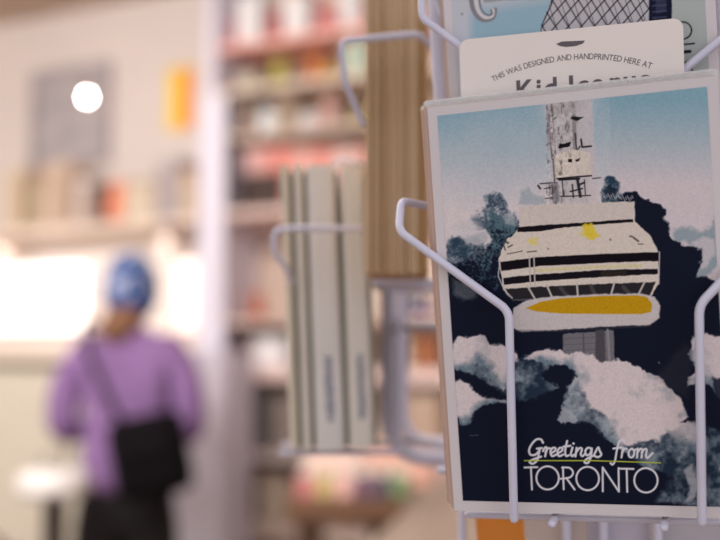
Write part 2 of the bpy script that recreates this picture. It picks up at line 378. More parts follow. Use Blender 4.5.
wrow([('box', 0, 18, 168, (206, 184, 158), (214, 196, 174), 'cream brown box at the left end of the wall shelf in view'),
      ('jar', 19, 38, 176, (178, 156, 126), TN, 'sandy pot on the wall shelf beside the leftmost box'),
      ('box', 39, 64, 162, (196, 170, 150), (206, 186, 166), 'beige box on the wall shelf under the grey picture'),
      ('jar', 65, 82, 178, (200, 180, 168), WH, 'pale grey pot with white lid on the wall shelf'),
      ('jar', 84, 101, 182, (104, 64, 48), DK, 'dark brown pot on the wall shelf beside the salmon toy'),
      ('plush', 102, 118, 178, (240, 150, 118), None, 'salmon soft toy on the wall shelf'),
      ('box', 120, 152, 180, (206, 190, 168), (188, 170, 150), 'low beige box on the wall shelf right of the salmon toy'),
      ('box', 153, 176, 158, (170, 158, 158), (188, 178, 178), 'grey box on the wall shelf below the yellow poster'),
      ('box', 177, 196, 170, (198, 176, 154), TN, 'tan box at the right end of the wall shelf')])
# wall panel that glows: bright backlit display
gx0, gx1 = sx(-6, 3.8), sx(86, 3.8); gz0, gz1 = PY(45, 331, 3.8).z, PY(45, 268, 3.8).z
t = thing('light_box', 'glowing white light box on the back wall left of the person', 'light box', ((gx0 + gx1) / 2, BY - .001, gz0))
gw, gh = (gx1 - gx0) / 2, gz1 - gz0
obj('diffuser', box(-gw, gw, -.045, -.03, 0, gh, .004), emis('light_box_glow', (255, 246, 240), 1.5), t)
obj('housing', box(-gw - .012, gw + .012, -.029, 0, -.012, gh + .012, .004), M_white, t)
lx0, lx1 = sx(180, 3.8), sx(197, 3.8); lz0, lz1 = PY(188, 330, 3.8).z, PY(188, 262, 3.8).z
t = thing('light_box', 'narrow glowing light box on the wall between the person and white upright', 'light box', ((lx0 + lx1) / 2, BY - .001, lz0))
obj('diffuser', box(-(lx1 - lx0) / 2, (lx1 - lx0) / 2, -.045, -.03, 0, lz1 - lz0, .004), emis('small_light_box_glow', (255, 226, 216), 1.0), t)
obj('housing', box(-(lx1 - lx0) / 2 - .01, (lx1 - lx0) / 2 + .01, -.029, 0, -.01, lz1 - lz0 + .01, .004), M_white, t)
# display counter below
cz = PY(40, 352, 3.4).z
t = thing('display_counter', 'long pale counter with glass-fronted bays beneath the glowing light box', 'counter', (-3.7, 3.55, 0))
M_cnt = mat('counter_paint', (206, 196, 182), .6)
obj('carcass', box(-1.2, 1.28, -.12, .25, 0, cz - .04, .004), mat('counter_inside', (168, 160, 142), .7), t)
obj('worktop', box(-1.24, 1.31, -.2, .26, cz - .039, cz, .005), mat('worktop', (228, 214, 198), .5), t)
for k in range(5):
    xx = -1.2 + k * .62
    obj('upright', box(xx - .02, xx + .02, -.17, -.121, 0, cz - .04, .003), M_cnt, t)
for zz in (.35, .7, 1.0): obj('shelf', box(-1.19, 1.27, -.17, -.1205, zz - .012, zz + .012) if False else box(-1.19, 1.27, -.165, -.1215, zz - .012, zz + .012), M_cnt, t) if False else None
for k in range(4):
    xx = -1.2 + k * .62
    dr = obj('door', box(xx + .025, xx + .595, -.14, -.1205, .05, cz - .08, .004), mat('door_paint_%d' % k, [(204, 200, 182), (190, 188, 170), (214, 206, 190), (206, 200, 186)][k], .6), t)
    obj('handle', box(xx + .52, xx + .54, -.16, -.1405, .7, .85, .004), mat('steel', (180, 176, 172), .3, .8), dr)
# round white stool-height table
tp = P(54, 470, 3.15); tz = tp.z
t = thing('round_stool', 'round white padded stool in front of the counter, left of the person', 'stool', (tp.x, tp.y, 0))
obj('seat', lathe([(.0, tz - .075), (.10, tz - .075), (.112, tz - .06), (.112, tz - .025), (.10, tz - .006), (.06, tz), (0, tz)], 40), mat('white_lacquer', (236, 230, 226), .5), t)
obj('pedestal', lathe([(.03, .03), (.03, tz - .076)], 20), mat('dark_metal', (60, 50, 50), .4, .6), t)
obj('foot', lathe([(.0, .0), (.14, 0), (.14, .012), (.04, .03), (0, .0301)], 36), mat('dark_metal', (60, 50, 50), .4, .6), t)
tb = P(64, 526, 3.05)
t = thing('wicker_basket', 'dark reddish basket standing on the floor under the round white stool', 'basket', (tp.x + .0, tp.y - .33, 0))
obj('body', lathe([(0, 0), (.13, 0), (.17, tz * .9 - .12), (.155, tz * .9 - .12), (.12, .02), (0, .02)], 24), fibre_mat('wicker', (60, 34, 30), (120, 70, 56), 30, 30, 90), t)
bm = bmesh.new(); tube(bm, [(.16 * math.cos(a), 0, tz * .9 - .13 + .09 * math.sin(a)) for a in [math.pi * k / 12 for k in range(13)]], .008, 8); obj('handle', bm, mat('wicker_dark', (80, 48, 40), .8), t, smooth=True)
# slim white cabinet right of the person
t = thing('storage_cabinet', 'slim lilac white cabinet standing right of the person by the shelving', 'cabinet', (sx(206, 3.3), 3.31, 0))
ch = PY(215, 352, 3.15).z
obj('body', box(-.125, .15, -.09, .1, 0, ch, .005), mat('lilac_paint', (206, 200, 214), .5), t)
d = obj('door', box(-.115, .14, -.108, -.0905, .05, ch - .03, .004), mat('lilac_door', (214, 208, 220), .5), t)
obj('handle', box(-.10, -.085, -.13, -.1085, ch * .6, ch * .6 + .12, .003), mat('steel', (180, 176, 172), .3, .8), d)

# ------------------------------------------------------------ person, seen from behind
def skin(name, J, E, m, parent, root, sub=2):
    ks = list(J); me = bpy.data.meshes.new(name); me.from_pydata([J[k][:3] for k in ks], [(ks.index(a), ks.index(b)) for a, b in E], [])
    o = bpy.data.objects.new(name, me); COL.objects.link(o); me.materials.append(m); o.parent = parent
    md = o.modifiers.new('Skin', 'SKIN'); md.use_smooth_shade = True
    if not me.skin_vertices: 
        bpy.context.view_layer.objects.active = o
    sv = me.skin_vertices[0].data
    for i, k in enumerate(ks):
        r = J[k][3]; r2 = J[k][4] if len(J[k]) > 4 else r
        sv[i].radius = (r, r2); sv[i].use_root = (k == root)
    o.modifiers.new('Sub', 'SUBSURF').levels = sub; o.modifiers['Sub'].render_levels = sub
    return o
pp = P(129, 349, 3.42)
who = thing('person', 'person seen from behind in purple sweater and blue patterned knit hat', 'person', (pp.x, pp.y, 0), YAW)
M_skin = mat('skin', (196, 146, 122), .6)
M_sw = fibre_mat('purple_knit', (118, 86, 134), (144, 110, 158), 60, 60, 60, .9)
M_tr = mat('black_cloth', (24, 20, 22), .9)
J = {'pelvis': (0, 0, .94, .115, .085), 'waist': (0, 0, 1.06, .115, .09), 'chest': (0, -.005, 1.24, .13, .10), 'neck0': (0, 0, 1.37, .06), 'neck': (0, .01, 1.41, .05), 'skull0': (0, .03, 1.47, .062), 'skull': (0, .025, 1.535, .07, .08),
     'crown': (0, .02, 1.59, .05)}
E = [('pelvis', 'waist'), ('waist', 'chest'), ('chest', 'neck0'), ('neck0', 'neck'), ('neck', 'skull0'), ('skull0', 'skull'), ('skull', 'crown')]
HAND = {}
for s, n in ((-1, 'l'), (1, 'r')):
    J.update({'sh' + n: (s * .15, 0, 1.32, .052), 'el' + n: (s * .212, -.03, 1.04, .04), 'wr' + n: (s * .19, .2, 1.02, .027), 'pa' + n: (s * .17, .27, 1.02, .03, .018),
              'hip' + n: (s * .085, 0, .84, .07), 'kn' + n: (s * .1, .02, .48, .056), 'an' + n: (s * .1, -.02, .09, .036), 'to' + n: (s * .115, .13, .035, .03)})
    E += [('chest', 'sh' + n), ('sh' + n, 'el' + n), ('el' + n, 'wr' + n), ('wr' + n, 'pa' + n), ('pelvis', 'hip' + n), ('hip' + n, 'kn' + n), ('kn' + n, 'an' + n), ('an' + n, 'to' + n)]
    for q, (dx, L) in enumerate(((-.027, .062), (-.009, .072), (.009, .068), (.027, .054))):
        b0 = (s * .17 + dx, .285, 1.02)
        J['f%d%s' % (q, n)] = (*b0, .009); J['g%d%s' % (q, n)] = (b0[0] * .99, .285 + L * .55, 1.012, .008); J['h%d%s' % (q, n)] = (b0[0] * .98, .285 + L * .85, .99, .007)
        E += [('pa' + n, 'f%d%s' % (q, n)), ('f%d%s' % (q, n), 'g%d%s' % (q, n)), ('g%d%s' % (q, n), 'h%d%s' % (q, n))]
    J['t' + n] = (s * .17 - s * .035, .25, 1.025, .010); J['u' + n] = (s * .17 - s * .055, .285, 1.02, .008)
    E += [('pa' + n, 't' + n), ('t' + n, 'u' + n)]
skin('body', J, E, M_skin, who, 'pelvis', 1)
J = {'q': (0, 0, .80, .176, .134), 'p': (0, 0, .92, .17, .125), 'w': (0, 0, 1.04, .155, .118), 'c': (0, -.005, 1.22, .168, .125), 'n0': (0, 0, 1.345, .10, .08), 'n': (0, .005, 1.39, .064)}
E = [('q', 'p'), ('p', 'w'), ('w', 'c'), ('c', 'n0'), ('n0', 'n')]
for s, n in ((-1, 'l'), (1, 'r')):
    J.update({'s' + n: (s * .155, -.002, 1.305, .074), 'm' + n: (s * .196, -.015, 1.22, .066), 'm2' + n: (s * .213, -.03, 1.12, .062), 'e' + n: (s * .214, -.03, 1.035, .06), 'r' + n: (s * .19, .16, 1.02, .042)})
    E += [('c', 's' + n), ('s' + n, 'm' + n), ('m' + n, 'm2' + n), ('m2' + n, 'e' + n), ('e' + n, 'r' + n)]
skin('sweater', J, E, M_sw, who, 'c')
J = {'t': (0, 0, .955, .14, .105), 'p': (0, 0, .86, .16, .12)}; E = []
for s, n in ((-1, 'l'), (1, 'r')):
    J.update({'h' + n: (s * .082, 0, .74, .11), 'k' + n: (s * .09, .02, .48, .085), 'a' + n: (s * .1, -.015, .12, .055)}); E += ([('t', 'p')] if s < 0 else []) + [('p', 'h' + n), ('h' + n, 'k' + n), ('k' + n, 'a' + n)]
skin('trousers', J, E, M_tr, who, 'p')
for s in (-1, 1):
    J = {'a': (s * .1, -.05, .045, .045), 'b': (s * .108, .05, .042, .046, .042), 'c': (s * .116, .15, .034, .04, .032)}
    skin('shoe', J, [('a', 'b'), ('b', 'c')], mat('shoe', (40, 34, 34), .6), who, 'a')
# hair falling on the collar
J = {'a': (0, -.015, 1.47, .075, .065), 'b': (-.01, -.05, 1.40, .075, .05), 'c': (-.07, -.085, 1.335, .062, .04)}
skin('hair', J, [('a', 'b'), ('b', 'c')], fibre_mat('brown_hair', (92, 60, 42), (134, 92, 62), 90, 90, 8), who, 'a')
def hat_mat():
    m = bpy.data.materials.new('patterned_knit'); m.use_nodes = True; nt = m.node_tree; b = nt.nodes['Principled BSDF']
    tc = nt.nodes.new('ShaderNodeTexCoord'); s = nt.nodes.new('ShaderNodeSeparateXYZ'); v = nt.nodes.new('ShaderNodeTexVoronoi'); v.inputs['Scale'].default_value = 22
    r = nt.nodes.new('ShaderNodeValToRGB'); r.color_ramp.interpolation = 'CONSTANT'; r.color_ramp.elements[0].color = (*lin((50, 78, 130)), 1); r.color_ramp.elements[1].position = .5; r.color_ramp.elements[1].color = (*lin((176, 180, 204)), 1)
    g = nt.nodes.new('ShaderNodeMath'); g.operation = 'GREATER_THAN'; g.inputs[1].default_value = 1.485
    mx = nt.nodes.new('ShaderNodeMix'); mx.data_type = 'RGBA'
    nt.links.new(tc.outputs['Object'], s.inputs[0]); nt.links.new(tc.outputs['Object'], v.inputs['Vector']); nt.links.new(v.outputs['Color'], r.inputs[0])
    nt.links.new(s.outputs[2], g.inputs[0]); nt.links.new(g.outputs[0], mx.inputs[0]); mx.inputs[6].default_value = (*lin((22, 70, 140)), 1); nt.links.new(r.outputs[0], mx.inputs[7]); nt.links.new(mx.outputs[2], b.inputs['Base Color'])
    b.inputs['Roughness'].default_value = .95; return m
bm = bmesh.new(); bmesh.ops.create_uvsphere(bm, u_segments=32, v_segments=18, radius=1)
for v in bm.verts:
    x, y, z = v.co; k = 1.0
    v.co = (x * .094 * (1 + .03 * math.sin(9 * math.atan2(y, x)) * (1 - abs(z))), y * .108 + .012, 1.518 + z * .128)
obj('knit_hat', bm, hat_mat(), who, smooth=True)
# crossbody bag at the right hip
bag = thing('shoulder_bag', 'black shoulder bag hanging at the right hip of the person', 'bag', (pp.x, pp.y, 0), YAW)
M_bag = mat('black_leather', (14, 12, 15), .9, spec=.1)
bm = bmesh.new(); bx(bm, .0, .25, -.275, -.17, .84, 1.10, .05)
bmesh.ops.rotate(bm, cent=(.115, -.2, .97), matrix=Matrix.Rotation(math.radians(-12), 3, 'Y'), verts=bm.verts)
obj('body', bm, M_bag, bag, smooth=True)
bm = bmesh.new(); bx(bm, .04, .21, -.287, -.2755, .97, 1.085, .005)
bmesh.ops.rotate(bm, cent=(.115, -.2, .97), matrix=Matrix.Rotation(math.radians(-12), 3, 'Y'), verts=bm.verts)
obj('flap', bm, mat('black_flap', (18, 15, 19), .9, spec=.1), bag)
bm = bmesh.new()
for a, b2 in (((.04, -.2, 1.03), (-.13, -.09, 1.385)), ((.235, -.19, 1.0), (.26, .0, .98))):
    pass
sp = [(.03, -.2, 1.06), (-.03, -.17, 1.16), (-.09, -.16, 1.28), (-.135, -.09, 1.385), (-.14, .0, 1.405), (-.11, .1, 1.37), (0, .15, 1.2), (.10, .17, 1.04), (.165, .13, .955), (.2, 0, .925), (.205, -.13, .96), (.2, -.215, 1.02)]
tube(bm, fillet(sp, .05), .011, 8); obj('strap', bm, M_bag, bag, smooth=True)

# ------------------------------------------------------------ tables behind the rack
def slab_table(name, label, A, B, wdt, z, th, mtop, mleg, side):
    d = (B - A); d.z = 0; L = d.length; d.normalize(); n = Vector((d.y, -d.x, 0)) * side
    mw = Matrix(((d.x, n.x, 0, A.x), (d.y, n.y, 0, A.y), (0, 0, 1, 0), (0, 0, 0, 1)))
    t = thing(name, label, 'table', mw=mw)
    o = obj('tabletop', box(0, L, 0, wdt, z - th, z, .004), mtop, t)
    for x in (.06, L - .06):
        for y in (.06, wdt - .06): obj('leg', box(x - .03, x + .03, y - .03, y + .03, 0, z - th - .0005, .003), mleg, t)
    return t, mw, L
A = PZ(335, 575, .95); B = PZ(438, 478, .95)
slab_table('plywood_table', 'pale beige plywood table with a slanting edge below the postcard rack', A, B, .55, .95, .03, fibre_mat('plywood', (136, 120, 108), (154, 138, 126), 2, 30, 1, .5), mat('table_leg', (170, 146, 124), .6), 1)
z2 = .90
A2 = PZ(285, 500, z2); B2 = PZ(404, 500, z2)
t2, mw2, L2 = slab_table('display_table', 'brown display table carrying colourful books, behind the booklets', A2, B2, .5, z2, .06, mat('dark_wood', (110, 78, 56), .6), mat('dark_wood_leg', (84, 56, 40), .6), -1)
cl = [((204, 128, 128), 'pink'), ((206, 184, 124), 'yellow'), ((240, 190, 180), 'peach'), ((120, 90, 110), 'plum'), ((96, 84, 100), 'dark grey'), ((120, 148, 104), 'green')]
for i, (c, n) in enumerate(cl):
    x = .03 + i * L2 / 6.2; w = L2 / 7.0
    t = thing('paperback_book', n + ' covered book lying in the front row of the display table', 'book', mw=mw2 @ Matrix.Translation((x + w / 2, .12, z2 + .001)) @ Matrix.Rotation(random.uniform(-.02, .02), 4, 'Z'), group='books on the display table')
    obj('cover', box(-w / 2, w / 2, -.09, .09, 0, .06, .004), mat('cover', c, .5), t)
    obj('page_block', box(-w / 2 + .006, w / 2 - .006, -.085, .085, .0605, .064), mat('paper', (225, 218, 205), .8), t)
for i, (c, n, w0) in enumerate((((244, 214, 200), 'cream pink', .16), ((240, 186, 166), 'apricot', .2), ((226, 196, 190), 'dusty rose', .15))):
    t = thing('cardboard_box', n + ' flat box standing at the back of the display table', 'box', mw=mw2 @ Matrix.Translation((.12 + i * .2, .34, z2 + .001)))
    obj('body', box(-w0 / 2, w0 / 2, -.09, .09, 0, .075 + .02 * (i == 1), .004), mat('carton', c, .7), t)
    obj('lid', box(-w0 / 2 - .003, w0 / 2 + .003, -.093, .093, .0755 + .02 * (i == 1), .09 + .02 * (i == 1), .004), mat('carton', tuple(min(255, v + 6) for v in c), .7), t)

# ============================================================ the postcard rack
M_wire = mat('white_coated_wire', (208, 207, 226), .35, var=.03, scale=60)
M_cardedge = mat('card_stock', (214, 188, 176), .8, var=.03, scale=40)
FILM = film_mat()
WR = .0019
rk = PL(590, 300, -.16)
rack = thing('card_rack', 'white wire spinner rack holding postcards, kraft cards and booklets', 'card rack', (rk.x, rk.y, 0))
def rpart(name, bm, m=M_wire, parent=None, smooth=True):
    """bm in world coordinates -> rack part"""
    bmesh.ops.translate(bm, vec=(-rk.x, -rk.y, 0), verts=bm.verts)
    bmesh.ops.recalc_face_normals(bm, faces=bm.faces)
    return obj(name, bm, m, parent or rack, smooth=smooth)
bm = lathe([(.016, .03), (.016, 1.78), (.010, 1.79), (0, 1.79)], 24); obj('pole', bm, M_wire, rack, smooth=False)
bm = lathe([(0, 0), (.21, 0), (.21, .01), (.05, .03), (0, .0301)], 40); obj('base', bm, M_wire, rack)
# back frame behind the front pockets: two uprights and cross wires
up = UX
def wires(lst, r=WR, seg=12, fr=.006):
    bm = bmesh.new()
    for w in lst: tube(bm, fillet(w, fr), r, seg)
    return bm
OB = -.045
Lx = lambda x, y, o: MF @ Vector((x, y, o))
rpart('back_frame', wires([[Lx(x, -.088, OB - .005), Lx(x, .27, OB - .005)] for x in (-.052, -.012, .028, .062)] +
                          [[Lx(-.066, y, OB - .0095), Lx(.076, y, OB - .0095)] for y in (-.08, .03, .16, .25)], .0022))
# spokes from the frame to the pole
def spoke(y, x):
    a = Lx(x, y, OB - .013); b = Vector((rk.x, rk.y, a.z)); d = (b - a).normalized(); return [a, b - d * .012]
for y_ in (.25, -.08): rpart('spoke', wires([spoke(y_, 0)], .003))
# front pocket (two side loops, bottom wires)
def pocket(dy, dof, right=True):
    s = []
    m = lambda px, py, o: Lx(*(lambda v: (v.x, v.y + dy, v.z + dof))(PLl(px, py, o)))
    s.append([m(437, 208, -.046), m(401, 201, -.009), m(399, 231, 0.0), m(509, 311, .0075), m(514, 519, .0075)])
    s.append([m(748, 188, -.046), m(781, 176, -.009), m(779, 222, 0.0), m(699, 305, .0075), m(702, 522, .0075)])
    return s
lp = pocket(0, 0)
pk = rpart('pocket', wires([[Lx(PLl(553, 516, 0).x, PLl(553, 516, 0).y - .0022, .004), Lx(PLl(553, 516, 0).x, PLl(553, 516, 0).y - .0022, OB - .003)],
                            [Lx(PLl(664, 518, 0).x, PLl(664, 518, 0).y - .0028, .004), Lx(PLl(664, 518, 0).x, PLl(664, 518, 0).y - .0028, OB - .003)],
                            [Lx(-.056, -.0935, -.012), Lx(.056, -.0935, -.012)]], .0018))
for w in lp:
    rpart('side_loop', wires([w], .0018, 14, .0042), parent=pk)
# upper pocket: same loops one step up and back
pk2 = rpart('pocket', wires([[Lx(-.056, PLl(460, 232, -.0255).y - .0035, -.030), Lx(.062, PLl(460, 232, -.0255).y - .0035, -.030)]], .0018))
m2 = lambda px, py, o: PL(px, py, o)
for w in ([m2(474, -70, -.045), m2(424, -80, -.037), m2(421, -60, -.030), m2(422, 18, -.0215), m2(464, 49, -.0195), m2(474, 66, -.0195), m2(480, 250, -.0195)],
          [m2(724, -60, -.045), m2(792, -60, -.036), m2(790, -10, -.026), m2(728, 34, -.0205), m2(682, 71, -.0195), m2(676, 88, -.0195), m2(676, 250, -.0195)]):
    rpart('side_loop', wires([w], .0018, 14, .0035), parent=pk2)

rpart('side_plate', (lambda b: b)(wires([[Lx(PLl(441, 60, -.060).x, .28, -.060), Lx(PLl(441, 60, -.060).x, -.02, -.060)]], .0048)))
rpart('side_wire', wires([[PL(428, -60, -.056), PL(434, -4, -.054), PL(447, 24, -.050), PL(466, 30, -.048)]], .0014, 12, .003))
# ---- print painting
def homog(src, dst):
    A = []; B = []
    for (x, y), (u, v) in zip(src, dst):
        A += [[x, y, 1, 0, 0, 0, -u * x, -u * y], [0, 0, 0, x, y, 1, -v * x, -v * y]]; B += [u, v]
    h = np.linalg.solve(np.array(A, float), np.array(B, float)); return np.append(h, 1).reshape(3, 3)
rng = np.random.RandomState(3)
def vnoise(x, y, s, seed):
    r = np.random.RandomState(seed); T = r.rand(64, 64); x = x / s; y = y / s
    xi = np.floor(x).astype(int); yi = np.floor(y).astype(int); fx = x - xi; fy = y - yi; fx = fx * fx * (3 - 2 * fx); fy = fy * fy * (3 - 2 * fy)
    g = lambda a, b: T[a % 64, b % 64]
    return (g(xi, yi) * (1 - fx) + g(xi + 1, yi) * fx) * (1 - fy) + (g(xi, yi + 1) * (1 - fx) + g(xi + 1, yi + 1) * fx) * fy
def fbm(x, y, s, seed, o=4):
    v = 0; a = 1; t = 0
    for k in range(o): v = v + a * vnoise(x, y, s / 2 ** k, seed + k); t += a; a *= .55
    return v / t
def seg_d(X, Y, a, b):
    dx, dy = b[0] - a[0], b[1] - a[1]; t = np.clip(((X - a[0]) * dx + (Y - a[1]) * dy) / (dx * dx + dy * dy + 1e-9), 0, 1)
    return np.hypot(X - a[0] - t * dx, Y - a[1] - t * dy)
def sdf(X, Y, poly):
    d = np.full(X.shape, 1e9); ins = np.zeros(X.shape, bool); n = len(poly)
    for i in range(n):
        a, b = poly[i], poly[(i + 1) % n]; d = np.minimum(d, seg_d(X, Y, a, b))
        if a[1] != b[1]:
            c = ((a[1] > Y) != (b[1] > Y)) & (X < (b[0] - a[0]) * (Y - a[1]) / (b[1] - a[1]) + a[0]); ins ^= c
    return np.where(ins, -d, d)
class Canvas:
    def __init__(s, X, Y): s.X, s.Y = X, Y; s.C = np.zeros(X.shape + (3,)); s.wx = (fbm(X, Y, 14, 11) - .5); s.wy = (fbm(X, Y, 14, 31) - .5); s.hx = (fbm(X, Y, 4, 51, 3) - .5); s.hy = (fbm(X, Y, 4, 71, 3) - .5)
    def mix(s, a, c):
        c = np.array(c, float); s.C = s.C * (1 - a[..., None]) + c * a[..., None]
    def poly(s, p, c, soft=.8, warp=0, rough=0, alpha=1.0):
        X, Y = s.X + s.wx * warp + s.hx * rough, s.Y + s.wy * warp + s.hy * rough
        a = np.clip(.5 - sdf(X, Y, p) / soft, 0, 1) * alpha
        if not callable(c): s.mix(a, c)
        elif getattr(c, '__name__', '') == 'cl':
            low = np.clip((sdf(X, Y + 7, p) + 5) / 12, 0, 1); s.C = s.C * (1 - a[..., None]) + c(s.X, s.Y, low) * a[..., None]
        else: s.mixf(a, c)
    def mixf(s, a, fn): s.C = s.C * (1 - a[..., None]) + fn(s.X, s.Y) * a[..., None]
    def line(s, pts, w, c, alpha=1.0, soft=.7):
        x0, x1 = min(p[0] for p in pts) - 6, max(p[0] for p in pts) + 6; y0, y1 = min(p[1] for p in pts) - 6, max(p[1] for p in pts) + 6
        m = (s.X > x0) & (s.X < x1) & (s.Y > y0) & (s.Y < y1); X, Y = s.X[m], s.Y[m]
        if not X.size: return
        d = np.full(X.shape, 1e9)
        for a, b in zip(pts, pts[1:]): d = np.minimum(d, seg_d(X, Y, a, b))
        al = (np.clip(.5 - (d - w / 2) / soft, 0, 1) * alpha)[:, None]; s.C[m] = s.C[m] * (1 - al) + np.array(c, float) * al
def lerpc(a, b, t): return np.array(a, float) * (1 - t[..., None]) + np.array(b, float) * t[..., None]
def smooth(pts, n=6):
    out = []; P_ = [pts[0]] + list(pts) + [pts[-1]]
    for i in range(1, len(P_) - 2):
        p0, p1, p2, p3 = [np.array(P_[j], float) for j in (i - 1, i, i + 1, i + 2)]
        for k in range(n):
            t = k / n; out.append(tuple(.5 * ((2 * p1) + (-p0 + p2) * t + (2 * p0 - 5 * p1 + 4 * p2 - p3) * t * t + (-p0 + 3 * p1 - 3 * p2 + p3) * t ** 3)))
    out.append(tuple(pts[-1])); return out
INK = 1.30
def ink_linear(Cc):
    c = np.clip(Cc / 255, 0, 1); l = np.where(c <= .04045, c / 12.92, ((c + .055) / 1.055) ** 2.4); return np.clip(l * INK, 0, .9)
def grid_print(name, nx, ny, w, h, fn, parent, loc, bend=None):
    """a printed sheet: a fine grid on the card face whose ink is one colour attribute"""
    u, v = np.meshgrid(np.linspace(0, 1, nx), np.linspace(0, 1, ny)); Cc = fn(u, v)
    co = np.zeros((ny, nx, 3)); co[..., 0] = (u - .5) * w; co[..., 1] = (.5 - v) * h
    if bend is not None: co[..., 2] = bend((u - .5) * w, (.5 - v) * h)
    idx = np.arange(nx * ny).reshape(ny, nx); f = np.stack([idx[1:, :-1], idx[1:, 1:], idx[:-1, 1:], idx[:-1, :-1]], -1).reshape(-1, 4)
    me = bpy.data.meshes.new(name); me.vertices.add(nx * ny); me.vertices.foreach_set('co', co.ravel()); me.loops.add(f.size); me.loops.foreach_set('vertex_index', f.ravel().astype(np.int32))
    me.polygons.add(len(f)); me.polygons.foreach_set('loop_start', np.arange(0, f.size, 4, dtype=np.int32)); me.update(calc_edges=True)
    at = me.color_attributes.new('ink', 'FLOAT_COLOR', 'POINT'); a = np.ones((nx * ny, 4)); a[:, :3] = ink_linear(Cc).reshape(-1, 3); at.data.foreach_set('color', a.ravel())
    me.materials.append(vcol_mat(name + '_ink')); o = bpy.data.objects.new(name, me); COL.objects.link(o); o.parent = parent; o.location = loc; return o

